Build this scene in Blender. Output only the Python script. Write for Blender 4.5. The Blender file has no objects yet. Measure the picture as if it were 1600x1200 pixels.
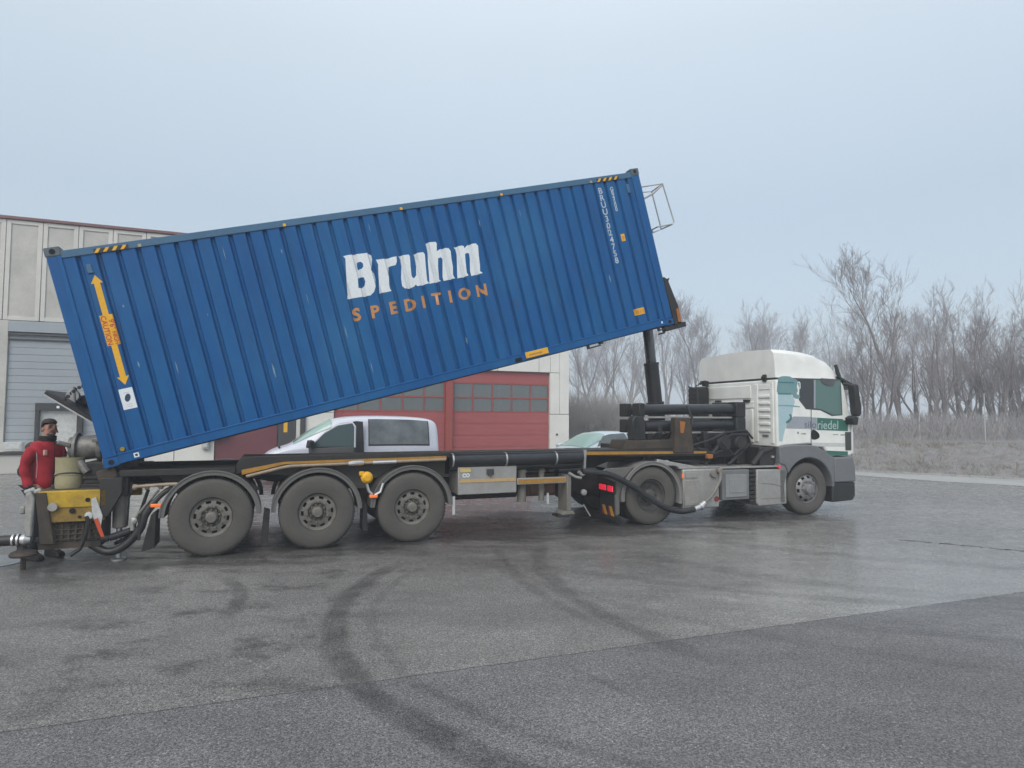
import bpy, bmesh, math, random
from math import sin, cos, pi, radians, sqrt, atan2
from mathutils import Vector, Matrix
random.seed(7)
SC = bpy.context.scene
COL = SC.collection
# ---------------------------------------------------------------- camera
F_PX, PITCH, ROLL, EYE = 955.0, 0.0503, 0.005, 1.936
cd = bpy.data.cameras.new('camera'); cam = bpy.data.objects.new('camera', cd); COL.objects.link(cam)
cd.sensor_width = 36; cd.lens = 36*F_PX/1600; cd.clip_end = 2000; cd.clip_start = .05
fw = Vector((0, cos(PITCH), sin(PITCH))); rt0 = Vector((1, 0, 0)); up0 = Vector((0, -sin(PITCH), cos(PITCH)))
rt = rt0*cos(ROLL)+up0*sin(ROLL); up = up0*cos(ROLL)-rt0*sin(ROLL)
M = Matrix((rt, up, -fw)).transposed().to_4x4(); M.translation = (0, 0, EYE)
cam.matrix_world = M; SC.camera = cam
# ---------------------------------------------------------------- world: fog-bound overcast sky
SUN_EL, SUN_ROT = radians(38), radians(200)
w = bpy.data.worlds.new('World'); SC.world = w; w.use_nodes = True
nt = w.node_tree; N = nt.nodes; L = nt.links; N.clear()
out = N.new('ShaderNodeOutputWorld'); add = N.new('ShaderNodeAddShader')
b1 = N.new('ShaderNodeBackground'); b2 = N.new('ShaderNodeBackground')
sky = N.new('ShaderNodeTexSky'); sky.sky_type = 'NISHITA'; sky.sun_disc = False
sky.sun_elevation = SUN_EL; sky.sun_rotation = SUN_ROT; sky.dust_density = 4
L.new(sky.outputs[0], b1.inputs[0]); b1.inputs[1].default_value = 0.05
tc = N.new('ShaderNodeTexCoord'); sp = N.new('ShaderNodeSeparateXYZ'); L.new(tc.outputs['Generated'], sp.inputs[0])
rp = N.new('ShaderNodeValToRGB'); e = rp.color_ramp.elements
e[0].position = 0.0; e[0].color = (.425, .495, .555, 1)
e[1].position = 1.0; e[1].color = (1.16, 1.22, 1.26, 1)
x = rp.color_ramp.elements.new(.30); x.color = (.435, .515, .58, 1)
x = rp.color_ramp.elements.new(.52); x.color = (.60, .675, .73, 1)
nz = N.new('ShaderNodeTexNoise'); nz.inputs['Scale'].default_value = 1.6; nz.inputs['Detail'].default_value = 4
L.new(tc.outputs['Generated'], nz.inputs['Vector'])
mr = N.new('ShaderNodeMapRange'); mr.inputs[1].default_value = .3; mr.inputs[2].default_value = .7
mr.inputs[3].default_value = .975; mr.inputs[4].default_value = 1.025; L.new(nz.outputs[0], mr.inputs[0])
L.new(sp.outputs[2], rp.inputs[0]); L.new(rp.outputs[0], b2.inputs[0]); L.new(mr.outputs[0], b2.inputs[1])
L.new(b1.outputs[0], add.inputs[0]); L.new(b2.outputs[0], add.inputs[1]); L.new(add.outputs[0], out.inputs[0])
sd = bpy.data.lights.new('sun', 'SUN'); sd.energy = 1.5; sd.angle = radians(40); sd.color = (1, .97, .93)
sun = bpy.data.objects.new('sun', sd); COL.objects.link(sun); sun.rotation_euler = (radians(48), 0, radians(-20))
sun.location = (0, 0, 40)
SC.view_settings.view_transform = 'Standard'; SC.view_settings.look = 'None'
SC.view_settings.exposure = 0.0; SC.view_settings.gamma = 1; SC.view_settings.use_curve_mapping = False
SC.cycles.use_denoising = True
SC.cycles.max_bounces = 6; SC.cycles.volume_bounces = 1; SC.cycles.transparent_max_bounces = 16
SC.cycles.caustics_reflective = False; SC.cycles.caustics_refractive = False

# ---------------------------------------------------------------- materials
MATS = {}
def streaks(m):
    '''rain-washed grime runs, faded patches and small rust spots over a painted panel'''
    t = m.node_tree; n = t.nodes; l = t.links; p = n['Principled BSDF']; src = p.inputs['Base Color'].links[0].from_socket
    tc = n.new('ShaderNodeTexCoord')
    def ns(sc, st, det, lo, hi, a, b_):
        mp = n.new('ShaderNodeMapping'); mp.inputs['Scale'].default_value = st; l.new(tc.outputs['Object'], mp.inputs[0])
        q = n.new('ShaderNodeTexNoise'); q.inputs['Scale'].default_value = sc; q.inputs['Detail'].default_value = det; q.inputs['Roughness'].default_value = .7; l.new(mp.outputs[0], q.inputs[0])
        r = n.new('ShaderNodeMapRange'); r.inputs[1].default_value = lo; r.inputs[2].default_value = hi; r.inputs[3].default_value = a; r.inputs[4].default_value = b_; l.new(q.outputs[0], r.inputs[0]); return r.outputs[0]
    def mix(a, col, f):
        q = n.new('ShaderNodeMix'); q.data_type = 'RGBA'; l.new(a, q.inputs['A']); q.inputs['B'].default_value = col; l.new(f, q.inputs['Factor']); return q.outputs['Result']
    c = mix(src, (.010, .045, .10, 1), ns(5, (1.6, 1.6, .16), 7, .50, .78, 0, .55))
    c = mix(c, (.03, .16, .33, 1), ns(.5, (1, 1, .6), 4, .48, .70, 0, .40))
    c = mix(c, (.10, .045, .03, 1), ns(7, (1, 1, .45), 8, .665, .72, 0, .8))
    l.new(c, p.inputs['Base Color'])
def nodes(name):
    m = bpy.data.materials.new(name); m.use_nodes = True
    t = m.node_tree; return m, t, t.nodes, t.links, t.nodes['Principled BSDF']
def lin(c): return tuple(((v/255+.055)/1.055)**2.4 if v > 10 else v/3294 for v in c)+(1,)
def mat(name, col, rough=.5, metal=0., dirt=None, dirt_amt=.35, scale=3., bump=.0, stretch=(1, 1, 1), coat=0., spec=.5, fine=30., emit=None):
    if name in MATS: return MATS[name]
    m, t, n, l, p = nodes(name)
    c = tuple(col)+(1,)
    p.inputs['Metallic'].default_value = metal; p.inputs['Coat Weight'].default_value = coat
    p.inputs['Specular IOR Level'].default_value = spec
    tc = n.new('ShaderNodeTexCoord'); mp = n.new('ShaderNodeMapping'); mp.inputs['Scale'].default_value = stretch
    l.new(tc.outputs['Object'], mp.inputs[0])
    a = n.new('ShaderNodeTexNoise'); a.inputs['Scale'].default_value = scale; a.inputs['Detail'].default_value = 8; a.inputs['Roughness'].default_value = .65
    b = n.new('ShaderNodeTexNoise'); b.inputs['Scale'].default_value = fine; b.inputs['Detail'].default_value = 4
    l.new(mp.outputs[0], a.inputs[0]); l.new(mp.outputs[0], b.inputs[0])
    r = n.new('ShaderNodeMapRange'); r.inputs[1].default_value = .38; r.inputs[2].default_value = .72; r.inputs[4].default_value = dirt_amt
    l.new(a.outputs[0], r.inputs[0])
    mx = n.new('ShaderNodeMix'); mx.data_type = 'RGBA'
    mx.inputs['A'].default_value = c; mx.inputs['B'].default_value = (tuple(dirt)+(1,)) if dirt else tuple(v*.6 for v in col)+(1,)
    l.new(r.outputs[0], mx.inputs['Factor'])
    hv = n.new('ShaderNodeMapRange'); hv.inputs[3].default_value = .94; hv.inputs[4].default_value = 1.06; hv.inputs[1].default_value = .3; hv.inputs[2].default_value = .7
    l.new(b.outputs[0], hv.inputs[0])
    ml = n.new('ShaderNodeVectorMath'); ml.operation = 'SCALE'; l.new(mx.outputs['Result'], ml.inputs[0]); l.new(hv.outputs[0], ml.inputs['Scale'])
    l.new(ml.outputs[0], p.inputs['Base Color'])
    rr = n.new('ShaderNodeMapRange'); rr.inputs[3].default_value = max(.03, rough-.1); rr.inputs[4].default_value = min(1, rough+.18)
    l.new(a.outputs[0], rr.inputs[0]); l.new(rr.outputs[0], p.inputs['Roughness'])
    if bump:
        bp = n.new('ShaderNodeBump'); bp.inputs['Strength'].default_value = bump; bp.inputs['Distance'].default_value = .01
        l.new(b.outputs[0], bp.inputs['Height']); l.new(bp.outputs[0], p.inputs['Normal'])
    if emit: p.inputs['Emission Color'].default_value = emit[0]+(1,); p.inputs['Emission Strength'].default_value = emit[1]
    MATS[name] = m; return m
def glass(name, tint, alpha, rough=.05):
    if name in MATS: return MATS[name]
    m, t, n, l, p = nodes(name)
    p.inputs['Base Color'].default_value = tint+(1,); p.inputs['Roughness'].default_value = rough
    p.inputs['Specular IOR Level'].default_value = .8
    tr = n.new('ShaderNodeBsdfTransparent'); tr.inputs[0].default_value = (.8, .88, .86, 1)
    ms = n.new('ShaderNodeMixShader'); ms.inputs[0].default_value = alpha
    l.new(tr.outputs[0], ms.inputs[1]); l.new(p.outputs[0], ms.inputs[2])
    l.new(ms.outputs[0], n['Material Output'].inputs[0]); MATS[name] = m; return m
dust = (.13, .12, .105)
blue = mat('container_blue_paint', (.0004, .080, .262), .45, dirt=(.004, .118, .285), dirt_amt=.5, scale=1.1, stretch=(2.2, 2.2, .5), coat=.0, spec=.28, fine=9)
streaks(blue)
greyblue = mat('weathered_top_rail', (.045, .135, .24), .6, dirt=(.05, .09, .13), scale=3)
casting = mat('corner_casting_steel', (.09, .125, .145), .6, dirt=(.05, .04, .03), scale=9)
holeblk = mat('black_opening', (.004, .004, .005), .9)
white_p = mat('white_lettering', (.74, .79, .82), .5, dirt=(.50, .55, .58), scale=3, dirt_amt=.35, stretch=(2, 2, .5))
orange_p = mat('orange_lettering', (.52, .24, .07), .55, dirt=(.3, .13, .05), scale=9)
yellow_p = mat('yellow_paint', (.78, .42, .01), .5, dirt=(.55, .25, .02), scale=8)
red_p = mat('red_print', (.55, .07, .02), .5)
black_p = mat('black_print', (.02, .02, .022), .5)
navy_p = mat('navy_print', (.02, .05, .10), .5)
wear_m = mat('bare_primer_chips', (.20, .30, .38), .7, scale=20)
rust_m = mat('rust_chips', (.12, .05, .03), .8, scale=20)
rubber = mat('dusty_tyre_rubber', (.088, .083, .076), .85, dirt=(.05, .048, .045), scale=4, bump=.15)
tread_m = mat('tyre_tread_rubber', (.028, .027, .026), .9, dirt=dust, dirt_amt=.3, scale=6, bump=.3)
rimdirty = mat('dusty_rim', (.20, .19, .17), .7, metal=.1, dirt=(.04, .037, .034), scale=7, dirt_amt=.6)
rimsteel = mat('steel_front_rim', (.30, .30, .30), .45, metal=.5, dirt=(.10, .095, .09), scale=9, dirt_amt=.7)
chassis = mat('black_chassis_paint', (.012, .012, .013), .55, dirt=(.05, .046, .04), scale=3, dirt_amt=.5, bump=.1)
grime = mat('grimy_brown_steel', (.032, .027, .023), .75, dirt=(.10, .075, .05), scale=5, dirt_amt=.7, bump=.3)
mudg = mat('grey_mudguard_plastic', (.12, .12, .118), .55, dirt=dust, scale=3, dirt_amt=.6)
galv = mat('dusty_stainless_steel', (.42, .42, .41), .45, metal=.55, dirt=(.26, .235, .20), scale=4, dirt_amt=.6)
alu = mat('bright_aluminium', (.62, .63, .64), .3, metal=.8, dirt=(.3, .3, .28), scale=6, dirt_amt=.3)
gold = mat('ochre_marking_tape', (.42, .21, .025), .5, dirt=(.16, .10, .04), scale=5, dirt_amt=.6)
tan = mat('tan_pipe_paint', (.34, .27, .20), .5, dirt=(.12, .09, .06), scale=5, dirt_amt=.5)
hose_m = mat('black_rubber_hose', (.011, .012, .013), .42, dirt=(.05, .05, .05), scale=5, dirt_amt=.4)
tube_m = mat('black_plastic_tube', (.014, .016, .020), .28, dirt=(.05, .05, .055), scale=3, dirt_amt=.4)
ram_m = mat('dark_ram_steel', (.045, .046, .048), .33, metal=.4, dirt=(.02, .02, .02), scale=6)
ram_oil = mat('oily_ram_rod', (.13, .135, .14), .22, metal=.7, dirt=(.03, .03, .03), scale=4, dirt_amt=.8)
yel_beam = mat('worn_yellow_beam', (.52, .33, .012), .55, dirt=(.10, .075, .035), scale=5, dirt_amt=.75)
leggrey = mat('grey_support_leg', (.20, .19, .17), .6, dirt=(.10, .09, .075), scale=6, dirt_amt=.6)
pale = mat('pale_grey_plate', (.50, .52, .52), .6, dirt=(.25, .24, .22), scale=7, dirt_amt=.5)
cream = mat('cream_plastic', (.36, .33, .20), .5, dirt=(.24, .21, .12), scale=4, dirt_amt=.5)
lamp_r = mat('red_tail_lamp', (.7, .01, .03), .2, emit=((1., .03, .07), .55))
lamp_o = mat('amber_marker_lamp', (.75, .16, .03), .25, emit=((1., .22, .05), .35))
tape_o = mat('amber_reflector_tape', (.60, .28, .03), .35)
tape_r = mat('dark_red_reflector_tape', (.24, .03, .02), .35)
cabw = mat('white_cab_paint', (.78, .80, .77), .32, dirt=(.72, .745, .71), scale=1.2, dirt_amt=.45, coat=.4, fine=4)
cabroof = mat('white_roof_fairing', (.74, .75, .72), .4, dirt=(.70, .71, .68), scale=1.2, dirt_amt=.4, coat=.2, fine=4)
seam_m = mat('dark_seam_rubber', (.05, .055, .055), .6)
greytrim = mat('grey_cab_trim', (.155, .165, .18), .5, dirt=(.10, .10, .10), scale=3)
greendark = mat('dark_green_vinyl', (.03, .135, .105), .45, dirt=(.05, .17, .14), scale=3)
greyvinyl = mat('grey_vinyl', (.33, .36, .41), .45)
teal1 = mat('teal_print', (.14, .27, .285), .45, dirt=(.20, .34, .355), scale=1.2, dirt_amt=.6)
teal2 = mat('pale_teal_print', (.34, .49, .54), .45, dirt=(.44, .58, .62), scale=1.2, dirt_amt=.6)
teal3 = mat('deep_teal_print', (.06, .19, .20), .45)
glassd = mat('dark_privacy_glass', (.030, .037, .040), .08, spec=.7)
glassg = glass('green_tinted_glass', (.10, .20, .18), .55)
glassw = glass('windscreen_glass', (.40, .55, .50), .72, .04)
glasss = glass('side_window_glass', (.08, .13, .14), .60, .05)
interior = mat('dark_interior', (.03, .033, .035), .8)
silver = mat('silver_van_paint', (.58, .61, .69), .3, metal=.05, dirt=(.54, .57, .64), scale=2, dirt_amt=.4, coat=.5)
silver2 = mat('silver_car_paint', (.60, .66, .70), .3, metal=.2, dirt=(.5, .55, .58), scale=2, dirt_amt=.3, coat=.6)
blackplast = mat('black_plastic', (.010, .0105, .011), .45, dirt=(.05, .05, .05), scale=5)
conc = mat('pale_concrete_panel', (.60, .59, .55), .8, dirt=(.42, .42, .39), scale=.9, dirt_amt=.6, bump=.1, fine=25)
concf = mat('grey_concrete_field', (.50, .49, .46), .85, dirt=(.29, .29, .265), scale=.8, dirt_amt=.7, bump=.15, fine=20)
conw = mat('white_concrete_wall', (.72, .72, .68), .8, dirt=(.52, .53, .50), scale=1.0, dirt_amt=.5, bump=.08, fine=25)
joint_m = mat('dark_joint_filler', (.22, .21, .20), .9)
rooftrim = mat('maroon_roof_trim', (.16, .07, .07), .55)
rolldoor = mat('grey_roller_door', (.30, .335, .37), .5, dirt=(.25, .275, .30), scale=.8, dirt_amt=.7)
reddoor = mat('red_sectional_door', (.33, .075, .075), .5, dirt=(.36, .115, .115), scale=1.5, dirt_amt=.5, stretch=(1, 1, 4))
redframe = mat('red_door_frame', (.30, .06, .05), .5, dirt=(.25, .05, .045), scale=2)
maroon = mat('maroon_wall_panel', (.135, .035, .045), .6, dirt=(.16, .05, .055), scale=1.2)
panem = glass('hall_window_glass', (.20, .225, .235), .60, .12)
plinth = mat('concrete_plinth', (.50, .50, .47), .85, dirt=(.36, .35, .32), scale=1.2, bump=.2)
darkgr = mat('dark_grey_panel', (.045, .048, .05), .6)
bark = mat('grey_bark', (.15, .135, .13), .9, dirt=(.25, .23, .22), scale=6, dirt_amt=.6)
twig = mat('grey_brown_twigs', (.24, .215, .22), .9, dirt=(.31, .28, .28), scale=2)
brush = mat('brushwood', (.27, .26, .262), .9, dirt=(.20, .19, .195), scale=2)
straw = mat('dry_straw', (.27, .25, .22), .9, dirt=(.18, .165, .15), scale=3)
redj = mat('red_work_jacket', (.34, .005, .018), .75, dirt=(.15, .003, .009), scale=9, dirt_amt=.6, bump=.4, fine=14)
blkcloth = mat('black_cloth', (.014, .013, .014), .85)
trous = mat('navy_work_trousers', (.010, .014, .024), .85, dirt=(.02, .026, .04), scale=8)
skin_m = mat('skin', (.33, .17, .12), .55, dirt=(.26, .12, .09), scale=12, dirt_amt=.4)
hair_m = mat('short_dark_hair', (.03, .024, .02), .8)
glove_m = mat('grey_work_glove', (.11, .125, .15), .8)

# ---------------------------------------------------------------- object helpers
def prop(o, label=None, cat=None, group=None, kind=None):
    if label: o['label'] = label
    if cat: o['category'] = cat
    if group: o['group'] = group
    if kind: o['kind'] = kind
    return o
def empty(name, loc=(0, 0, 0), rot=(0, 0, 0), **k):
    o = bpy.data.objects.new(name, None); COL.objects.link(o); o.location = loc; o.rotation_euler = rot
    o.empty_display_size = .2
    return prop(o, **k)
def link(name, me, parent=None, loc=None, rot=None, **k):
    o = bpy.data.objects.new(name, me); COL.objects.link(o)
    if parent: o.parent = parent
    if loc: o.location = loc
    if rot: o.rotation_euler = rot
    return prop(o, **k)
def dup(o, parent=None, **k):
    c = o.copy(); COL.objects.link(c); c.parent = parent
    for ch in list(o.children): dup(ch, c)
    return prop(c, **k)
class MB:
    def __init__(s): s.b = bmesh.new(); s.mi = 0
    def face(s, vs, mi=None):
        try: f = s.b.faces.new(vs); f.material_index = s.mi if mi is None else mi; return f
        except ValueError: return None
    def box(s, x0, x1, y0, y1, z0, z1, mi=None):
        v = [s.b.verts.new(p) for p in ((x0, y0, z0), (x1, y0, z0), (x1, y1, z0), (x0, y1, z0), (x0, y0, z1), (x1, y0, z1), (x1, y1, z1), (x0, y1, z1))]
        for q in ((0, 3, 2, 1), (4, 5, 6, 7), (0, 1, 5, 4), (1, 2, 6, 5), (2, 3, 7, 6), (3, 0, 4, 7)): s.face([v[i] for i in q], mi)
        return s
    def prism(s, poly, ax, a0, a1, mi=None):
        """extrude a 2D polygon along axis ax ('x','y','z')"""
        def P(p, a): return {'y': (p[0], a, p[1]), 'x': (a, p[0], p[1]), 'z': (p[0], p[1], a)}[ax]
        A = [s.b.verts.new(P(p, a0)) for p in poly]; B = [s.b.verts.new(P(p, a1)) for p in poly]; n = len(poly)
        s.face(A, mi); s.face(B[::-1], mi)
        for i in range(n): s.face([A[i], A[(i+1) % n], B[(i+1) % n], B[i]], mi)
        return s
    def tube(s, pts, r, n=8, mi=None, caps=True):
        pts = [Vector(p) for p in pts]; rr = r if isinstance(r, (list, tuple)) else [r]*len(pts)
        rings = []; prev = None
        for i, p in enumerate(pts):
            d = (pts[min(i+1, len(pts)-1)]-pts[max(i-1, 0)]).normalized()
            if prev is None: u = d.orthogonal().normalized()
            else: u = (prev-d*prev.dot(d)).normalized()
            prev = u; v = d.cross(u)
            rings.append([s.b.verts.new(p+(u*cos(2*pi*k/n)+v*sin(2*pi*k/n))*rr[i]) for k in range(n)])
        for a, c in zip(rings, rings[1:]):
            for k in range(n): s.face([a[k], a[(k+1) % n], c[(k+1) % n], c[k]], mi)
        if caps: s.face(rings[0][::-1], mi); s.face(rings[-1], mi)
        return s
    def lathe(s, prof, c=(0, 0, 0), ax='y', n=40, mi=None, mis=None, caps=True):
        """profile [(radius, height)] about an axis through c"""
        rings = []
        for r, h in prof:
            ring = []
            for k in range(n):
                a = 2*pi*k/n; u, v = r*cos(a), r*sin(a)
                q = {'y': (u, h, v), 'z': (u, v, h), 'x': (h, u, v)}[ax]
                ring.append(s.b.verts.new((c[0]+q[0], c[1]+q[1], c[2]+q[2])))
            rings.append(ring)
        for j, (a, d) in enumerate(zip(rings, rings[1:])):
            for k in range(n): s.face([a[k], a[(k+1) % n], d[(k+1) % n], d[k]], (mis[j] if mis else mi))
        if not caps: return
        if prof[0][0] > .001: s.face(rings[0][::-1], mis[0] if mis else mi)
        if prof[-1][0] > .001: s.face(rings[-1], mis[-1] if mis else mi)
        return s
    def build(s, name, mats, parent=None, bevel=0, smooth=True, loc=None, rot=None, seg=2, **k):
        bmesh.ops.remove_doubles(s.b, verts=s.b.verts, dist=1e-5)
        bmesh.ops.recalc_face_normals(s.b, faces=s.b.faces)
        me = bpy.data.meshes.new(name); s.b.to_mesh(me); s.b.free()
        for m in (mats if isinstance(mats, (list, tuple)) else [mats]): me.materials.append(m)
        if smooth and len(me.polygons):
            me.polygons.foreach_set('use_smooth', [True]*len(me.polygons)); me.set_sharp_from_angle(angle=radians(35))
        o = link(name, me, parent, loc, rot, **k)
        if bevel:
            md = o.modifiers.new('bevel', 'BEVEL'); md.width = bevel; md.segments = seg; md.limit_method = 'ANGLE'; md.angle_limit = radians(40)
            md.harden_normals = False
        return o
def curve(pts, n=8):
    """Catmull-Rom through points"""
    P = [Vector(p) for p in pts]; P = [P[0]*2-P[1]]+P+[P[-1]*2-P[-2]]; o = []
    for i in range(1, len(P)-2):
        for k in range(n):
            t = k/n; a, b, c, d = P[i-1:i+3]
            o.append(.5*((2*b)+(c-a)*t+(2*a-5*b+4*c-d)*t*t+(3*b-a-3*c+d)*t**3))
    o.append(P[-2]); return o
def poly_mesh(polys, res=1):
    """flat filled outlines with holes -> bmesh in the x,z plane"""
    cu = bpy.data.curves.new('outline', 'CURVE'); cu.dimensions = '2D'; cu.fill_mode = 'BOTH'
    for p in polys:
        sp = cu.splines.new('POLY'); sp.points.add(len(p)-1); sp.use_cyclic_u = True
        for q, v in zip(sp.points, p): q.co = (v[0], v[1], 0, 1)
    return cu2bm(cu)
def cu2bm(cu):
    ob = bpy.data.objects.new('tmp', cu); me = bpy.data.meshes.new_from_object(ob)
    b = bmesh.new(); b.from_mesh(me); bpy.data.objects.remove(ob); bpy.data.meshes.remove(me)
    for v in b.verts: v.co = Vector((v.co.x, 0, v.co.y))
    return b
def text_mesh(s, size, bold=0., spacing=1.):
    cu = bpy.data.curves.new('text', 'FONT'); cu.body = s; cu.size = size; cu.offset = bold; cu.align_x = 'CENTER'; cu.align_y = 'CENTER'
    cu.space_character = spacing; cu.resolution_u = 3
    return cu2bm(cu)
def bm_obj(b, name, m, parent, **k):
    me = bpy.data.meshes.new(name); b.to_mesh(me); b.free(); me.materials.append(m); return link(name, me, parent, **k)
def smoothpoly(p, n=3):
    """closed Catmull-Rom of 2D polygon"""
    P = [Vector(q) for q in p]; o = []; N = len(P)
    for i in range(N):
        a, b, c, d = P[i-1], P[i], P[(i+1) % N], P[(i+2) % N]
        for k in range(n):
            t = k/n; q = .5*((2*b)+(c-a)*t+(2*a-5*b+4*c-d)*t*t+(3*b-a-3*c+d)*t**3); o.append((q.x, q.y))
    return o

# ================================================================ SETTING
TYAW, TO = .373, (-4.062, 8.352)
KYAW = .344; KO = (TO[0]+7.03*cos(TYAW), TO[1]+7.03*sin(TYAW))
BYAW, BO = .365, (2.61, 28.0)
def TW(s, l, z=0): return (TO[0]+s*cos(TYAW)-l*sin(TYAW), TO[1]+s*sin(TYAW)+l*cos(TYAW), z)
def circle3(a, b, c):
    ax, ay, bx, by, cx, cy = *a, *b, *c
    d = 2*(ax*(by-cy)+bx*(cy-ay)+cx*(ay-by))
    ux = ((ax*ax+ay*ay)*(by-cy)+(bx*bx+by*by)*(cy-ay)+(cx*cx+cy*cy)*(ay-by))/d
    uy = ((ax*ax+ay*ay)*(cx-bx)+(bx*bx+by*by)*(ax-cx)+(cx*cx+cy*cy)*(bx-ax))/d
    return ux, uy, sqrt((ax-ux)**2+(ay-uy)**2)
def asphalt_material():
    m, t, n, l, p = nodes('wet_asphalt')
    geo = n.new('ShaderNodeNewGeometry'); pos = geo.outputs['Position']
    def math_(op, a, b=None, c=None, clamp=False):
        q = n.new('ShaderNodeMath'); q.operation = op; q.use_clamp = clamp
        for i, v in enumerate((a, b, c)):
            if v is None: continue
            if isinstance(v, (int, float)): q.inputs[i].default_value = v
            else: l.new(v, q.inputs[i])
        return q.outputs[0]
    def noise(scale, detail=5, vec=None, rough=.6, sc=None):
        q = n.new('ShaderNodeTexNoise'); q.inputs['Scale'].default_value = scale; q.inputs['Detail'].default_value = detail; q.inputs['Roughness'].default_value = rough
        if sc:
            mp = n.new('ShaderNodeMapping'); mp.inputs['Scale'].default_value = sc[:3]
            if len(sc) > 3: mp.inputs['Rotation'].default_value = (0, 0, sc[3])
            l.new(pos, mp.inputs[0]); l.new(mp.outputs[0], q.inputs[0])
        else: l.new(vec or pos, q.inputs[0])
        return q.outputs[0]
    def rng(v, a, b, c, d):
        q = n.new('ShaderNodeMapRange'); q.interpolation_type = 'SMOOTHSTEP'
        for i, x in enumerate((a, b, c, d)): q.inputs[i+1].default_value = x
        l.new(v, q.inputs[0]); return q.outputs[0]
    sep = n.new('ShaderNodeSeparateXYZ'); l.new(pos, sep.inputs[0]); X, Y = sep.outputs[0], sep.outputs[1]
    speck = noise(62, 4, rough=.75); speck2 = noise(210, 2, rough=.6); blot = noise(.35, 6); blot2 = noise(1.3, 7, sc=(.6, 1.6, 1, -.35))
    vor = n.new('ShaderNodeTexVoronoi'); vor.inputs['Scale'].default_value = 105; l.new(pos, vor.inputs[0])
    # tyre tracks: rings of circles, broken up by noise
    wob = rng(noise(1.6, 4), .3, .7, -.03, .03)
    marks = None
    for (a, b, c, wd, amt, ylo, yhi) in (
        ((-1.45, 8.0), (-1.72, 6.3), (-.25, 3.65), .11, .52, 1.5, 8.3),
        ((.44, 9.3), (.55, 7.0), (1.9, 4.6), .11, .36, 4.7, 9.6),
        ((1.36, 5.97), (3.09, 5.75), (4.41, 5.35), .09, .24, 3., 6.2),
        ((-.6, 8.6), (1.3, 6.2), (5.5, 4.4), .08, .18, 4.2, 8.6),
        ((.3, 4.9), (.62, 4.6), (1.0, 4.0), .03, .5, 4.1, 5.0),
        ((3.2, 9.5), (6.5, 8.0), (11, 8.3), .16, .30, 7, 11),
        ((2.2, 8.2), (4.2, 6.9), (8.5, 6.9), .16, .28, 5, 9),
        ((-3.4, 7.4), (-2.9, 6.6), (-2.7, 5.6), .08, .5, 5.6, 7.6),
        ((-1.1, 7.9), (-1.37, 6.3), (.1, 3.8), .05, .22, 1.5, 8.2),
        ((1.0, 7.6), (3.4, 6.6), (7.2, 6.4), .09, .24, 5.6, 8.2),
        ((-.2, 9.2), (.15, 7.2), (1.2, 5.2), .07, .28, 5.4, 9.4),
    ):
        ux, uy, R = circle3(a, b, c)
        dx = math_('SUBTRACT', X, ux); dy = math_('SUBTRACT', Y, uy)
        d = math_('SQRT', math_('ADD', math_('MULTIPLY', dx, dx), math_('MULTIPLY', dy, dy)))
        d = math_('ABSOLUTE', math_('ADD', math_('SUBTRACT', d, R), wob))
        k = rng(d, wd*.5, wd*1.5, amt, 0)
        k = math_('MULTIPLY', k, math_('MULTIPLY', rng(Y, ylo, ylo+.7, 0, 1), rng(Y, yhi-.7, yhi, 1, 0)))
        lim = rng(math_('SUBTRACT', X, ux), -.2, .2, 1, 0) if ux > a[0] and ux > b[0] else (rng(math_('SUBTRACT', X, ux), -.2, .2, 0, 1) if ux < a[0] and ux < b[0] else None)
        if lim is not None: k = math_('MULTIPLY', k, lim)
        marks = k if marks is None else math_('MAXIMUM', marks, k)
    marks = math_('MULTIPLY', marks, rng(noise(3.2, 7), .3, .62, .45, 1))
    # oil and rubber stains near the rear bogie
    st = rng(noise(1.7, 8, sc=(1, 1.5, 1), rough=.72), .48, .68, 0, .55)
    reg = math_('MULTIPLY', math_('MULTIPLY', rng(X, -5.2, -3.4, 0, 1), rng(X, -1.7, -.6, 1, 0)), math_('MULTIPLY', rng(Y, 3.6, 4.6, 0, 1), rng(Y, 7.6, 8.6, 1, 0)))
    stains_shade = math_('MULTIPLY', st, reg)
    # dark patch along the trailer: soaked ground plus its underbody shade, painted in
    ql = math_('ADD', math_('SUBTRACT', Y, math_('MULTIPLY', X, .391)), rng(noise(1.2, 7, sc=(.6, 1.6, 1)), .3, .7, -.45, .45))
    soak_shade = math_('MULTIPLY', rng(ql, 9.0, 9.8, 0, .72), rng(ql, 11.8, 12.8, 1, 0))
    soak_shade = math_('MULTIPLY', soak_shade, math_('MULTIPLY', rng(X, -6.5, -4.5, .5, 1), rng(X, 4.5, 7.5, 1, .2)))
    stains_shade = math_('MAXIMUM', stains_shade, soak_shade)
    # seam between the two asphalt layings
    sd_ = (6.89-3.8)/(5.69+3.09)
    sv = math_('ADD', math_('SUBTRACT', math_('SUBTRACT', Y, 3.8), math_('MULTIPLY', math_('ADD', X, 3.09), sd_)), rng(noise(9, 4), .3, .7, -.008, .008))
    far = rng(sv, -.01, .01, 0, 1)
    seam = rng(math_('ABSOLUTE', sv), .003, .013, .6, 0)
    cr = n.new('ShaderNodeMix'); cr.data_type = 'RGBA'
    cr.inputs['A'].default_value = (.128, .124, .124, 1); cr.inputs['B'].default_value = (.158, .152, .144, 1); l.new(far, cr.inputs['Factor'])
    zone = rng(math_('ADD', Y, math_('MULTIPLY', X, .45)), 6.2, 8.6, 0, 1)
    zone = math_('MULTIPLY', zone, rng(far, 0, 1, .35, 1))
    zone = math_('MAXIMUM', zone, rng(math_('SUBTRACT', Y, math_('MULTIPLY', X, .39)), 8.9, 9.6, 0, 1))
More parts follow.
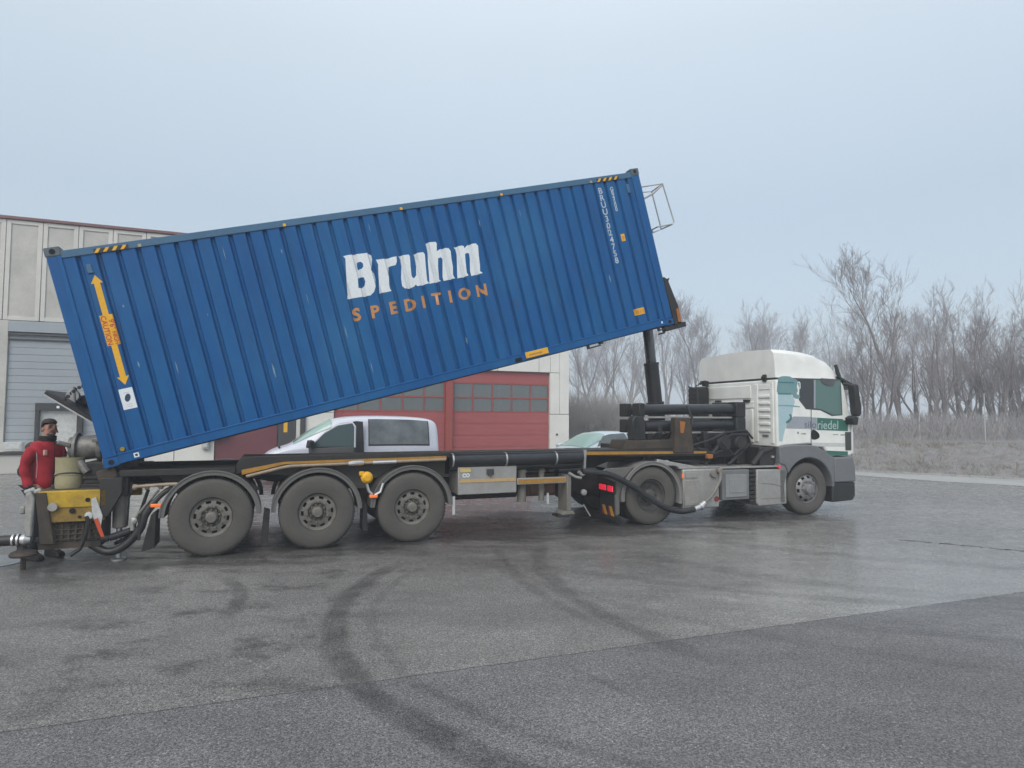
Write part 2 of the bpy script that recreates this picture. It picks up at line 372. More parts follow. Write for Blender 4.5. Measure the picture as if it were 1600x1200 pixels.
    zone = math_('MULTIPLY', zone, math_('SUBTRACT', 1, math_('MULTIPLY', soak_shade, .75)))
    wet = math_('MULTIPLY', zone, rng(noise(.6, 7, sc=(.5, 2.6, 1, -.2), rough=.7), .36, .52, .30, 1))
    wet = math_('MULTIPLY', wet, rng(noise(2.2, 8, sc=(.45, 3.6, 1, -.12), rough=.72), .38, .56, .35, 1))
    wet = math_('MAXIMUM', wet, math_('MULTIPLY', math_('MULTIPLY', rng(X, 1.5, 5.5, 0, .95), far), rng(noise(1.3, 7, sc=(.4, 3, 1, -.1)), .30, .48, .55, 1)))
    gain = math_('MULTIPLY', rng(speck, .38, .64, .70, 1.30), rng(speck2, .38, .62, .72, 1.3))
    gain = math_('MULTIPLY', gain, rng(blot, .3, .7, .84, 1.14))
    gain = math_('MULTIPLY', gain, rng(blot2, .3, .7, .90, 1.12))
    vs = n.new('ShaderNodeSeparateColor'); l.new(vor.outputs['Color'], vs.inputs[0])
    gain = math_('MULTIPLY', gain, rng(vs.outputs[0], 0, 1, .62, 1.42))
    gain = math_('MULTIPLY', gain, rng(math_('POWER', vs.outputs[1], 14), .3, 1, 1, 1.7))
    gain = math_('MULTIPLY', gain, math_('SUBTRACT', 1, math_('MAXIMUM', math_('MAXIMUM', marks, stains_shade), seam)))
    gain = math_('MULTIPLY', gain, math_('SUBTRACT', 1, math_('MULTIPLY', wet, .12)))
    gain = math_('MULTIPLY', gain, math_('ADD', 1, math_('MULTIPLY', far, rng(math_('ADD', X, math_('MULTIPLY', rng(noise(.8, 5), .3, .7, -1, 1), 1)), .2, 4.0, 0, .38))))  # paler base beyond the seam towards the right: sky sheen painted in
    ml = n.new('ShaderNodeVectorMath'); ml.operation = 'SCALE'; l.new(cr.outputs['Result'], ml.inputs[0]); l.new(gain, ml.inputs['Scale'])
    l.new(ml.outputs[0], p.inputs['Base Color'])
    ro = math_('SUBTRACT', .68, math_('MULTIPLY', wet, .2)); ro = math_('SUBTRACT', ro, math_('MULTIPLY', marks, .08))
    l.new(ro, p.inputs['Roughness']); p.inputs['Specular IOR Level'].default_value = .4
    l.new(wet, p.inputs['Coat Weight']); p.inputs['Coat IOR'].default_value = 1.7; l.new(rng(noise(5, 5), .3, .7, .12, .32), p.inputs['Coat Roughness'])
    b3 = n.new('ShaderNodeBump'); b3.inputs['Strength'].default_value = .12; b3.inputs['Distance'].default_value = .006; l.new(speck, b3.inputs['Height']); l.new(b3.outputs[0], p.inputs['Coat Normal'])
    bp = n.new('ShaderNodeBump'); bp.inputs['Distance'].default_value = .006
    h = math_('ADD', math_('MULTIPLY', speck2, .4), math_('MULTIPLY', vor.outputs['Distance'], -.8)); l.new(h, bp.inputs['Height'])
    l.new(math_('SUBTRACT', .26, math_('MULTIPLY', wet, .15)), bp.inputs['Strength']); l.new(bp.outputs[0], p.inputs['Normal'])
    return m
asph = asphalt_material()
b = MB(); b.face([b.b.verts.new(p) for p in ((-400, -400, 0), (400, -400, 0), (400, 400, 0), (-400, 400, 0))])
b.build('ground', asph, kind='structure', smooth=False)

# light concrete strip and berm to the right, its foot running past the hall's corner
def berm_base(t):
    P = [(60, -14), (34, 4.6), (24, 12.6), (15.85, 19.0), (12.16, 21.6), (9.0, 24.0), (6.6, 27.4), (5.2, 33), (4.2, 45), (3.5, 90)]
    return P
BB = curve([(x_, y_, 0) for x_, y_ in berm_base(0)], 14)
def normals2(P):
    o = []
    for i, p in enumerate(P):
        d = (P[min(i+1, len(P)-1)]-P[max(i-1, 0)]).normalized(); o.append(Vector((d.y, -d.x, 0)))
    return o
BN = normals2(BB)   # points away from the yard
m, t, n, l, p = nodes('dry_berm_soil')
tc = n.new('ShaderNodeTexCoord'); a1 = n.new('ShaderNodeTexNoise'); a1.inputs['Scale'].default_value = 3; a1.inputs['Detail'].default_value = 9; a1.inputs['Roughness'].default_value = .75
a2 = n.new('ShaderNodeTexVoronoi'); a2.inputs['Scale'].default_value = 14
l.new(tc.outputs['Object'], a1.inputs[0]); l.new(tc.outputs['Object'], a2.inputs[0])
cr = n.new('ShaderNodeValToRGB'); cr.color_ramp.elements[0].color = (.125, .117, .110, 1); cr.color_ramp.elements[1].color = (.27, .256, .24, 1)
cr.color_ramp.elements[0].position = .32; cr.color_ramp.elements[1].position = .68
l.new(a1.outputs[0], cr.inputs[0]); mx = n.new('ShaderNodeMix'); mx.data_type = 'RGBA'; mx.inputs['Factor'].default_value = .06
l.new(cr.outputs[0], mx.inputs['A']); l.new(a2.outputs['Color'], mx.inputs['B'])
hs = n.new('ShaderNodeHueSaturation'); hs.inputs['Saturation'].default_value = .7; hs.inputs['Value'].default_value = .85; l.new(mx.outputs['Result'], hs.inputs['Color'])
l.new(hs.outputs[0], p.inputs['Base Color']); p.inputs['Roughness'].default_value = .95
bp = n.new('ShaderNodeBump'); bp.inputs['Strength'].default_value = .8; bp.inputs['Distance'].default_value = .08; l.new(a1.outputs[0], bp.inputs['Height']); l.new(bp.outputs[0], p.inputs['Normal'])
soil = m
b = MB(); rings = []
rg = random.Random(3)
prof = [(0, .01), (.5, .16), (1.2, .46), (2.0, .78), (2.6, .93), (3.4, .97), (7, 1.0), (20, 1.1), (60, 1.3), (160, 1.4)]
for P, Nn in zip(BB, BN):
    rings.append([b.b.verts.new((P.x+Nn.x*o_, P.y+Nn.y*o_, z_+(rg.uniform(-.05, .05) if 0 < j < 6 else 0))) for j, (o_, z_) in enumerate(prof)])
for A, B_ in zip(rings, rings[1:]):
    for j in range(len(prof)-1): b.face([A[j], A[j+1], B_[j+1], B_[j]])
b.build('berm', soil, kind='structure')
stripm = mat('wet_concrete_strip', (.34, .34, .33), .5, dirt=(.22, .22, .22), scale=.6, dirt_amt=.7, bump=.2)
b = MB(); A = None
WID = [1.3]*len(BB)
for i, (P, Nn) in enumerate(zip(BB, BN)):
    wd = 2.2 if P.x > 14 else max(1.1, 1.1+(P.x-11)*.36)
    v1 = b.b.verts.new((P.x-Nn.x*wd, P.y-Nn.y*wd, .004)); v2 = b.b.verts.new((P.x+Nn.x*.1, P.y+Nn.y*.1, .004))
    if A: b.face([A[0], A[1], v2, v1])
    A = (v1, v2)
b.build('kerb_strip', stripm, kind='structure', smooth=False)
# low kerb stones at the foot of the berm
b = MB(); k0 = None
for i in range(len(BB)-1):
    P, Q, Nn = BB[i], BB[i+1], BN[i]
    if not 3 < P.x < 34: continue
    d = Q-P; ln = d.length; d.normalize(); nst = max(1, round(ln/2.5))
    for k in range(nst):
        c0 = P+d*(ln*k/nst+.006); c1 = P+d*(ln*(k+1)/nst-.006)
        q = [c0-Nn*.02, c1-Nn*.02, c1+Nn*.10, c0+Nn*.10]
        b.prism([(v.x, v.y) for v in q], 'z', 0.0045, .055+rg.uniform(-.004, .004))
b.build('kerb', stripm, kind='structure', smooth=False)
# dead stalks and grass tufts on the berm
def blades(name, spots, hmin, hmax, wd, m, lean=.4, per=5, **k):
    V = []; Fc = []
    for (x_, y_, z_) in spots:
        for q in range(per):
            a = rg.uniform(0, 2*pi); h = rg.uniform(hmin, hmax); dx = rg.gauss(0, lean)*h; dy = rg.gauss(0, lean)*h
            bx, by = x_+rg.gauss(0, .06), y_+rg.gauss(0, .06); i = len(V)
            V += [(bx-cos(a)*wd, by-sin(a)*wd, z_), (bx+cos(a)*wd, by+sin(a)*wd, z_), (bx+dx, by+dy, z_+h)]; Fc.append((i, i+1, i+2))
    me = bpy.data.meshes.new(name); me.from_pydata(V, [], Fc); me.materials.append(m); return link(name, me, **k)
sp_ = []
for i in range(5200):
    j = rg.randrange(10, len(BB)-40); P, Nn = BB[j].lerp(BB[j+1], rg.random()), BN[j]; o_ = rg.uniform(.1, 4.2)
    z_ = min(.95, .01+o_*.37); sp_.append((P.x+Nn.x*o_, P.y+Nn.y*o_, z_-.05))
blades('berm_grass', sp_, .05, .19, .012, straw, .5, 5, kind='stuff', label='sparse dry grass and stalks on the berm slope')

# ---------------------------------------------------------------- bare trees
def limb(V, Fc, pts, rad, n):
    prev = None; base = len(V); m_ = len(pts)
    for i, p in enumerate(pts):
        d = (pts[min(i+1, m_-1)]-pts[max(i-1, 0)]).normalized()
        u = d.orthogonal().normalized() if prev is None else (prev-d*prev.dot(d)).normalized(); prev = u; v = d.cross(u)
        for k in range(n): a = 2*pi*k/n; V.append(p+(u*cos(a)+v*sin(a))*rad[i])
    for i in range(m_-1):
        for k in range(n): Fc.append((base+i*n+k, base+i*n+(k+1) % n, base+(i+1)*n+(k+1) % n, base+(i+1)*n+k))
def tree_meshes(seed, H, lean=(0, 0), stems=1, spread=.55, dens=1., minr=.0052, start=.22):
    r = random.Random(seed); TV, TF, BV, BF = [], [], [], []
    def grow(p, d, ln, rad, depth):
        nseg = 7 if depth == 0 else (5 if depth == 1 else 4 if depth == 2 else 3); pts = [p.copy()]; rads = [rad]; q = p.copy(); dd = d.copy()
        for i in range(nseg):
            dd = (dd+Vector((r.gauss(0, .10), r.gauss(0, .10), r.gauss(.03, .05)+(.05 if depth else 0)))).normalized()
            q = q+dd*ln/nseg; pts.append(q.copy()); rads.append(max(minr, rad*(1-(i+1)/nseg*(.88 if depth else .93))))
        if depth == 0: limb(TV, TF, pts, rads, 7)
        else: limb(BV, BF, pts, rads, 4 if depth == 1 else 3)
        if depth >= 4: return
        nch = int({0: 13, 1: 7, 2: 5, 3: 3}[depth]*dens+r.random())
        for c in range(nch):
            t = r.uniform(start if depth == 0 else .2, .98); i = min(int(t*nseg), nseg-1); f = t*nseg-i
            o = pts[i].lerp(pts[i+1], f); rr = rads[i]*(1-f)+rads[i+1]*f
            ax = (pts[i+1]-pts[i]).normalized(); s_ = ax.orthogonal().normalized(); s_.rotate(Matrix.Rotation(r.uniform(0, 2*pi), 3, ax))
            nd = (ax*r.uniform(.75, 1.2)+s_*r.uniform(spread*.6, spread*1.35)).normalized(); nd.z = max(nd.z, -.05)
            l2 = ln*({0: .46, 1: .52, 2: .55, 3: .6}[depth])*r.uniform(.6, 1.15)*(1.15-.6*t if depth == 0 else 1)
            grow(o, nd, l2, max(minr, rr*r.uniform(.40, .62)), depth+1)
    for s_ in range(stems):
        d0 = Vector((lean[0]+(r.gauss(0, .25) if stems > 1 else 0), lean[1]+(r.gauss(0, .2) if stems > 1 else 0), 1)).normalized()
        grow(Vector((r.gauss(0, .12) if stems > 1 else 0, r.gauss(0, .12) if stems > 1 else 0, -.15)), d0, H*r.uniform(.85, 1) if stems > 1 else H, H*.0125+.025, 0)
    a = bpy.data.meshes.new('trunk'); a.from_pydata(TV, [], TF); a.materials.append(bark)
    c = bpy.data.meshes.new('branches'); c.from_pydata(BV, [], BF); c.materials.append(twig)
    for me in (a, c): me.polygons.foreach_set('use_smooth', [True]*len(me.polygons))
    return a, c
KINDS = [tree_meshes(11, 9, (-.16, 0), 1, .50, 1.05), tree_meshes(12, 8.6, (.10, .05), 2, .5, .8), tree_meshes(13, 7.4, (-.2, .1), 3, .6, .62),
         tree_meshes(14, 8.0, (.05, 0), 1, .42, 1.0), tree_meshes(15, 6.0, (.0, 0), 4, .65, .60), tree_meshes(16, 9.0, (.0, .05), 1, .36, .8)]
TG = 'bare trees on and behind the berm'
def tree(k, x_, y_, z_, sc, rz, label, group=TG):
    e_ = empty('bare_tree', (x_, y_, z_), (0, 0, rz), label=label, cat='tree', group=group); e_.scale = (sc, sc, sc)
    link('trunk', KINDS[k][0], e_); link('branches', KINDS[k][1], e_)
def at_px(u, Y):   # ground direction of a photo column at depth Y
    return (u-800)/F_PX*Y
rt_ = random.Random(21)
near = [(0, 1415, 26.5, 1.10, 0, 'tall bare tree with a leaning grey trunk, standing clear right of the cab'),
        (5, 1478, 27.5, .98, 1.2, 'tall slender bare tree with two upright forks, second tall one right of the cab'),
        (1, 1562, 26.0, .82, .3, 'twin-stemmed bare tree near the right edge'),
        (3, 1618, 24.5, .95, 2.1, 'bare tree whose crown reaches in from the right edge'),
        (2, 1440, 28.5, .80, .5, 'bushy multi-stemmed bare tree between the two tallest trees'),
        (4, 1515, 26.5, .92, 1.0, 'low many-stemmed pinkish bare tree under the slender fork'),
        (2, 1590, 28.0, .88, 4.0, 'bushy bare tree behind the twin-stemmed one'),
        (4, 1370, 28.0, .86, 2.6, 'low many-stemmed bare tree just right of the cab mirror'),
        (3, 1345, 31.0, .72, 5.1, 'slim bare tree right behind the cab mirror')]
for k, u, Y, sc, rz, lb in near: tree(k, at_px(u, Y*1.3), Y*1.3, .95, sc*.96*(.80 if u > 1460 else 1.), rz, lb)
for (u, Y, k, sc) in [(1350, 26, 5, .95), (1378, 24.5, 2, .85), (1400, 27, 3, .9), (1448, 25.5, 5, .8), (1468, 23.8, 4, .85), (1495, 27, 0, .95), (1510, 24.2, 2, 1.0), (1535, 25.5, 5, .80), (1572, 24, 3, .85), (1595, 24.5, 4, 1.1), (1620, 25, 0, 1.05), (1335, 30, 3, .8), (1390, 33, 5, .8), (1455, 34, 2, .95), (1500, 33, 0, .8), (1545, 35, 3, .8), (1580, 32, 4, 1.05), (1610, 30, 5, .8), (1325, 34, 2, .85), (1530, 30, 2, .8), (1470, 30, 4, .9), (1560, 28.5, 4, .95), (1600, 27, 2, .8)]:
    tree(k, at_px(u, Y*1.35), Y*1.35, .95, sc*rt_.uniform(.72, .95), rt_.uniform(0, 6), 'bare thicket tree behind the tallest trunks, standing %s' % {1350: 'slim, just right of the cab mirror', 1378: 'many-stemmed, left of the tall leaning trunk', 1400: 'straight, beside the tall leaning trunk', 1448: 'slender, right of the tall leaning trunk', 1468: 'low and wide, left of the forked tree', 1495: 'leaning, right of the forked tree', 1510: 'many-stemmed, left of the last fence post', 1535: 'slender, at the last fence post', 1572: 'straight, right of the last fence post', 1595: 'low and wide, near the right edge', 1620: 'leaning in from beyond the right edge', 1335: 'straight, half hidden by the cab mirror', 1390: 'left of the tallest tree', 1455: 'between the two tallest trees', 1500: 'right of the slender forked tree', 1545: 'behind the twin-stemmed tree', 1580: 'low and bushy near the right edge', 1610: 'closest to the right edge', 1325: 'partly behind the cab mirror', 1530: 'low in front of the forked tree', 1470: 'low and wide at the slender tree', 1560: 'low and wide at the twin stems', 1600: 'many-stemmed before the right edge'}[u], 'thicket trees right of the cab')
ORD = ['first', 'second', 'third', 'fourth', 'fifth', 'sixth', 'seventh', 'eighth', 'ninth', 'tenth', 'eleventh', 'twelfth', 'thirteenth', 'fourteenth', 'fifteenth', 'sixteenth']
for i in range(16):
    u = 905+i*27+rt_.uniform(-9, 9); Y = rt_.uniform(66, 84); k = rt_.choice([0, 1, 3, 5, 5])
    tree(k, at_px(u, Y), Y, .9, rt_.uniform(1.05, 1.42), rt_.uniform(0, 6), 'hazy bare tree of the far row, %s counted from the hall corner' % ORD[i], 'hazy trees between hall and cab')
for i in range(22):
    u = 895+i*33+rt_.uniform(-18, 18); Y = rt_.uniform(100, 125)
    tree(rt_.choice([0, 1, 3, 5]), at_px(u, Y), Y, 1., rt_.uniform(1.5, 2.2), rt_.uniform(0, 6), 'faint bare tree in the most distant foggy row', 'most distant foggy trees')
# brushwood thicket at the trees' feet and the taller hedge beside the hall
def brushwood(name, spots, h0, h1, r0, label, mt=brush):
    V, Fc = [], []
    for (x_, y_, z_) in spots:
        d = Vector((rg.gauss(0, .28), rg.gauss(0, .28), 1)).normalized(); h = rg.uniform(h0, h1); p = Vector((x_, y_, z_)); pts = [p]; q = p
        for i in range(3): d = (d+Vector((rg.gauss(0, .18), rg.gauss(0, .18), 0))).normalized(); q = q+d*h/3; pts.append(q)
        limb(V, Fc, pts, [r0, r0*.8, r0*.6, r0*.35], 3)
        for c in range(3):
            i = rg.randrange(1, 3); d2 = (d+Vector((rg.gauss(0, .6), rg.gauss(0, .6), rg.uniform(-.1, .5)))).normalized()
            limb(V, Fc, [pts[i], pts[i]+d2*h*.35], [r0*.6, r0*.3], 3)
    me = bpy.data.meshes.new(name); me.from_pydata(V, [], Fc); me.materials.append(mt); link(name, me, kind='stuff', label=label)
S1 = []
for i in range(2600):
    u = rg.uniform(1290, 1680); Y = rg.uniform(24.5, 37); S1.append((at_px(u, Y), Y, .9))
brushwood('thicket', S1, .3, 1.5, .010, 'tangled undergrowth along the top of the berm')
S2 = []
for i in range(1500):
    u = rg.uniform(888, 1300); Y = rg.uniform(38, 46); S2.append((at_px(u, Y), Y, .6))
brushwood('hedge', S2, .6, 2.2, .012, 'dense grey leafless hedge between the hall and the cab')
S3 = []
for i in range(1700):
    u = 880+125*abs(rg.random()-rg.random()*.3); Y = rg.uniform(36, 39); S3.append((at_px(u, Y), Y, .5))
brushwood('reeds', S3, 1.2, 3.2, .012, 'tall pale reedy thicket next to the hall corner', mat('pale_reed', (.40, .385, .37), .9, dirt=(.30, .285, .275), scale=2))
for (u, lb) in ((1436, 'thin pale fence post left of two, on the berm'), (1538, 'thin pale fence post nearest the right edge'), (1346, 'thin pale fence post beside the cab mirror')):
    Y = 23.2+ (1538-u)*.018; b = MB(); b.tube([(0, 0, -.3), (0, 0, 1.9)], .018, 8); b.box(-.026, .026, -.026, .026, 1.9, 1.93)
    b.build('fence_post', mat('pale_post', (.42, .42, .43), .6), loc=(at_px(u, Y), Y, .9), label=lb, cat='fence post', group='fence posts on the berm')

# ================================================================ HALL
hall = empty('industrial_hall', (BO[0], BO[1], 0), (0, 0, BYAW), label='long pale concrete industrial hall with red sectional doors, behind the trailer', cat='building')
XL = -30.0
b = MB()
b.box(XL, -.02, .62, 14, .0, 8.4); b.build('wall_core', concf, hall, smooth=False)
# upper facade panels (each one a part): pale border round a recessed grey field
def upper_panel(x0, x1, z0, z1):
    b = MB(); bw = .13; y0 = 0
    for (a0, a1, c0, c1) in ((x0, x0+bw, z0, z1), (x1-bw, x1, z0, z1), (x0+bw, x1-bw, z0, z0+bw), (x0+bw, x1-bw, z1-bw, z1)): b.box(a0, a1, 0, .55, c0, c1, 0)
    b.box(x0+bw, x1-bw, .035, .5, z0+bw, z1-bw, 1)
    return b.build('facade_panel', [conc, concf], hall, bevel=.008, seg=1)
x_ = -.47-1.035
xs = []
q = -21.18
while q > XL: q -= 1.035
while q < -1.6: xs.append(q); q += 1.035
for q in xs: upper_panel(q+.01, q+1.025, 5.06, 8.48)
upper_panel(xs[-1]+1.045, -.49, 5.06, 8.48)
b = MB(); b.box(-.46, 0, 0, .6, 1.98, 8.48); b.build('corner_pillar', conw, hall, bevel=.01)
b = MB(); b.box(-.93, 0, -.004, .55, 0, 1.955); b.build('pillar_base', conw, hall, bevel=.01)
b = MB(); b.box(-.93, -.475, 0, .55, 1.98, 3.84); b.build('pillar_panel', conw, hall, bevel=.01)
b = MB(); b.tube([(-.61, -.03, 1.05), (-.61, 0, 1.05)], .05, 12); b.build('wall_socket', darkgr, hall)
b = MB(); b.box(XL, .06, -.07, .7, 8.5, 8.60); b.build('roof_trim', rooftrim, hall, bevel=.01)
b = MB(); b.box(XL, .03, .1, 14.2, 8.40, 8.52); b.build('roof', darkgr, hall, smooth=False)
b = MB(); b.box(XL, -.02, .36, .6, 0, 5.04); b.build('joint_backing', joint_m, hall, smooth=False)
# lintel panels above the red doors
for (x0, x1) in ((-.92, -.475), (-1.48, -.94), (-3.46, -1.50), (-5.62, -3.48), (-7.9, -5.64), (-10.34, -7.92)):
    b = MB(); b.box(x0, x1, -.002, .55, 3.86, 5.04); b.build('lintel_panel', conw, hall, bevel=.01, smooth=False)
# white wall pieces
for (x0, x1, z0, z1) in ((-11.77, -10.36, 0, 1.98), (-11.77, -10.36, 2.0, 5.04), (-15.92, -14.62, 0, 5.04), (-17.3, -15.94, 0, 5.04), (-14.6, -12.42, 3.3, 5.04)):
    b = MB(); b.box(x0, x1, -.003, .55, z0, z1); b.build('wall_panel', conw, hall, bevel=.01, smooth=False)
b = MB(); b.box(-15.02, -14.78, -.16, 0, .62, 1.12); b.box(-14.98, -14.82, -.2, -.16, .68, 1.06); b.build('meter_box', pale, hall, bevel=.01)
b = MB(); b.box(-14.86, -14.2, -.22, 0, 1.02, 1.5); b.build('lamp_housing', darkgr, hall, bevel=.02)
b = MB(); b.box(-14.60, -12.44, .06, .5, 0, 3.28); b.build('side_door', maroon, hall, bevel=.01)
b = MB(); b.box(-12.42, -11.79, -.05, .5, 0, 3.6); b.build('dark_post', darkgr, hall, bevel=.01)
b = MB(); b.box(-12.22, -12.08, -.062, -.05, 1.22, 1.86); b.build('yellow_marker', yellow_p, hall)
b = MB(); b.box(-11.62, -11.42, -.1, 0, .9, 2.0); b.build('bumper_board', darkgr, hall, bevel=.01)
# red sectional doors
def sectional(x0, x1):
    f = MB(); f.box(x0, x1, .20, .24, 0, .03); base = f.build('sectional_door', redframe, hall, smooth=False)
    for k in range(4):
        z0 = .02+k*.505
        b = MB(); b.box(x0, x1, .16, .20, z0+.006, z0+.499)
        for g in (.12, .25, .375): b.box(x0, x1, .157, .162, z0+g-.055, z0+g+.05)
        b.build('door_section', reddoor, base, bevel=.004, smooth=False, seg=1)
    b = MB(); b.box(x0, x1, .16, .20, 3.34, 3.84); b.build('door_section', reddoor, base, bevel=.004, smooth=False, seg=1)
    npn = 5; wd = (x1-x0)/npn
    b = MB()
    for z in (2.035, 2.645, 3.28): b.box(x0, x1, .15, .21, z, z+.06)
    for k in range(npn+1): xx = min(max(x0+k*wd-.025, x0), x1-.05); b.box(xx, xx+.05, .148, .212, 2.0951, 2.6449); b.box(xx, xx+.05, .148, .212, 2.7051, 3.2799)
    b.build('window_grid', redframe, base, smooth=False)
    for k in range(npn):
        for (z0, z1) in ((2.095, 2.645), (2.705, 3.28)):
            b = MB(); b.box(x0+k*wd+.02, x0+(k+1)*wd-.02, .175, .185, z0, z1); b.build('pane', panem, base, smooth=False)
    return base
sectional(-5.46, -.95); sectional(-10.33, -5.80)
b = MB(); b.box(-5.79, -5.48, -.02, .3, 0, 3.845); b.build('red_mullion', redframe, hall, bevel=.01)
# dim interior seen through the panes
b = MB(); b.box(-10.3, -.96, .33, .34, 1.9, 3.5); b.build('inner_lining', mat('inner_lining', (.12, .12, .125), .9, dirt=(.30, .30, .31), scale=.8, dirt_amt=.9, stretch=(1, 1, .4)), hall, smooth=False)
b = MB()
for z in (2.12, 2.36, 2.74, 3.0): b.tube([(-3.30, .27, z), (-3.30, .27, z+.2)], .045, 8)
b.build('white_reflection_tubes', mat('reflection_white', (.85, .9, .88), .4), hall)  # white tubes added behind the panes, imitating a strip of reflection
# grey roller door on the left, frame pillar, dock shelter
GX0, GX1 = -20.98, -17.34
b = MB(); b.box(GX0-.0, GX1, -.05, .5, 4.66, 5.03); b.build('door_header', rolldoor, hall, bevel=.01)
gd = MB(); gd.box(GX0, GX1, .12, .2, 0, .06); gdo = gd.build('roller_door', rolldoor, hall, smooth=False)
z = .06
while z < 4.62:
    b = MB(); b.box(GX0, GX1, .06 if round(z*10) % 2 else .061, .12, z, min(z+.232, 4.64)); b.build('slat', rolldoor, gdo, bevel=.006, smooth=False, seg=1); z += .24
b = MB(); b.box(GX0, GX1, -.06, .06, 4.55, 4.62); b.box(GX0, GX1, -.03, .06, 4.40, 4.43); b.build('drip_rail', darkgr, hall, bevel=.01)
b = MB(); b.box(-21.55, GX0-.01, -.02, .5, 0, 5.04); b.build('concrete_pillar', concf, hall, bevel=.01)
b = MB(); b.box(XL, -21.56, -.01, .5, 0, 5.04); b.build('left_wall', conw, hall, smooth=False)
b = MB()
b.box(-20.12, -20.0, -.12, .05, .6, 2.22); b.box(-18.92, -18.75, -.12, .05, .3, 2.22); b.box(-20.12, -18.75, -.14, .04, 2.0, 2.26); b.build('dock_frame', blackplast, hall, bevel=.02)
b = MB(); b.box(-20.0, -18.92, .02, .05, .6, 2.0); b.build('dock_leaf', pale, hall, smooth=False)
b = MB(); b.box(-19.5, -19.42, -.16, -.14, 2.08, 2.16); b.build('white_tag', white_p, hall)
# loading dock kerb in front of the roller door
dock = MB(); dock.box(-24, -17.6, -1.6, -.12, .0, .68); dk = dock.build('loading_ramp', plinth, hall, bevel=.02, smooth=False)
b = MB(); b.box(-24, -17.62, -1.66, -1.6, .60, .70); b.build('ramp_edge', blackplast, hall, bevel=.01)
b = MB(); b.box(-20.6, -20.1, -1.2, -.9, .7, .98); b.box(-20.56, -20.14, -1.22, -1.2, .76, .92); b.build('switch_box', pale, hall, bevel=.01)
b = MB(); b.box(-16.22, -15.88, 1.0, 1.35, 8.66, 8.80); b.box(-16.12, -15.98, 1.1, 1.25, 8.5, 8.66); b.build('roof_vent', darkgr, hall, bevel=.01)

# ================================================================ CONTAINER
TILT = .266
CL, CH, CW = 9.125, 2.896, 2.438
box = empty('shipping_container', TW(-1.252, .02, 1.215), (0, -TILT, TYAW), label='blue corrugated shipping container tipped up steeply on the trailer, white and orange lettering', cat='container')
G0, GP, GN, DEP = .34, .2297, 38, .044
def prof_y(x):
    k = round((x-G0)/GP); k = min(max(k, 0), GN-1); d = abs(x-(G0+k*GP))
    if d <= .013: return DEP
    if d >= .034: return 0.
    return DEP*(.034-d)/.021
brk = []
for k in range(GN):
    g = G0+k*GP; brk += [g-.034, g-.013, g+.013, g+.034]
Y0 = .018
def side(y0, sgn, name):
    b = MB(); xs_ = [.16]+brk+[CL-.16]; A = []
    for zz in [.15+i*(2.74-.15)/10 for i in range(11)]:
        A.append([b.b.verts.new((xx, y0+sgn*prof_y(xx), zz)) for xx in xs_])
    for r0, r1 in zip(A, A[1:]):
        for i in range(len(xs_)-1): b.face([r0[i], r0[i+1], r1[i+1], r1[i]])
    return b.build(name, blue, box, smooth=False)
side(Y0, 1, 'side_wall'); side(CW-Y0, -1, 'side_wall')
for y0 in (0, CW-.09):
    b = MB(); b.prism([(.005, 2.74), (CL-.005, 2.74), (CL-.005, 2.84), (.005, 2.84)], 'y', y0+.006, y0+.08); b.build('top_rail', greyblue, box, bevel=.008)
    b = MB(); b.box(.17, CL-.17, y0+.003, y0+.085, .015, .15); b.box(.17, CL-.17, y0-.004, y0+.06, .128, .152) if y0 == 0 else None; b.build('bottom_rail', blue, box, bevel=.006)
for xx in (0, CL-.17):
    for y0 in (0, CW-.15):
        b = MB()
        if y0 == 0: b.box(xx+.004, xx+.166, .004, .15, .12, 2.78); b.box(xx+(.12 if xx < 1 else 0), xx+(.17 if xx < 1 else .05), -.004, .06, .121, 2.779)
        else: b.box(xx+.004, xx+.166, y0, y0+.146, .12, 2.78)
        b.build('corner_post', blue, box, bevel=.01)
        for z0 in (0, CH-.118):
            b = MB(); yy = y0-.004 if y0 == 0 else y0; b.box(xx-.004 if xx < 1 else xx-.002, xx+(.176 if xx < 1 else .174), yy, yy+.16, z0, z0+.118)
            bmesh.ops.bevel(b.b, geom=b.b.edges[:], offset=.008, segments=2, affect='EDGES')
            if y0 == 0: b.lathe([(.035, yy-.0025), (.035, yy-.0015)], (xx+.087, 0, z0+.06), 'y', 16, mi=1)
            if xx > 1: pass
            b.build('corner_casting', [casting if z0 else blue, holeblk], box)
b = MB(); A = None; xx = .16
while xx < CL-.16:
    pts = [(xx, 0), (xx+.1, 0), (xx+.13, .02), (xx+.2, .02), (xx+.23, 0)]
    for (xa, za) in pts:
        v1 = b.b.verts.new((min(xa, CL-.1), .06, 2.80+za)); v2 = b.b.verts.new((min(xa, CL-.1), CW-.06, 2.80+za))
        if A: b.face([A[0], A[1], v2, v1])
        A = (v1, v2)
    xx += .26
b.build('roof_sheet', greyblue, box, smooth=False)
b = MB(); b.box(.1, CL-.1, .08, CW-.08, .12, .15)
for i in range(24): b.box(.3+i*.365, .35+i*.365, .085, CW-.085, .03, .12)
b.build('floor', grime, box, smooth=False)
b = MB(); b.box(CL-.07, CL-.03, .15, CW-.15, .12, 2.78)
for i in range(9): b.box(CL-.031, CL-.004, .22+i*.24, .34+i*.24, .2, 2.7)
b.build('front_wall', blue, box, bevel=.01, smooth=False)
for s_ in (0, 1):
    b = MB(); y0 = .16+s_*1.065; b.box(.02, .07, y0, y0+1.05, .14, 2.76); d_ = b.build('end_door', blue, box, bevel=.006)
    for q in (.25, .8):
        b = MB(); b.tube([(-.01, y0+q, .1), (-.01, y0+q, 2.8)], .017, 8); b.box(-.03, .01, y0+q-.03, y0+q+.22, 1.1, 1.14); b.build('lock_bar', galv, d_)
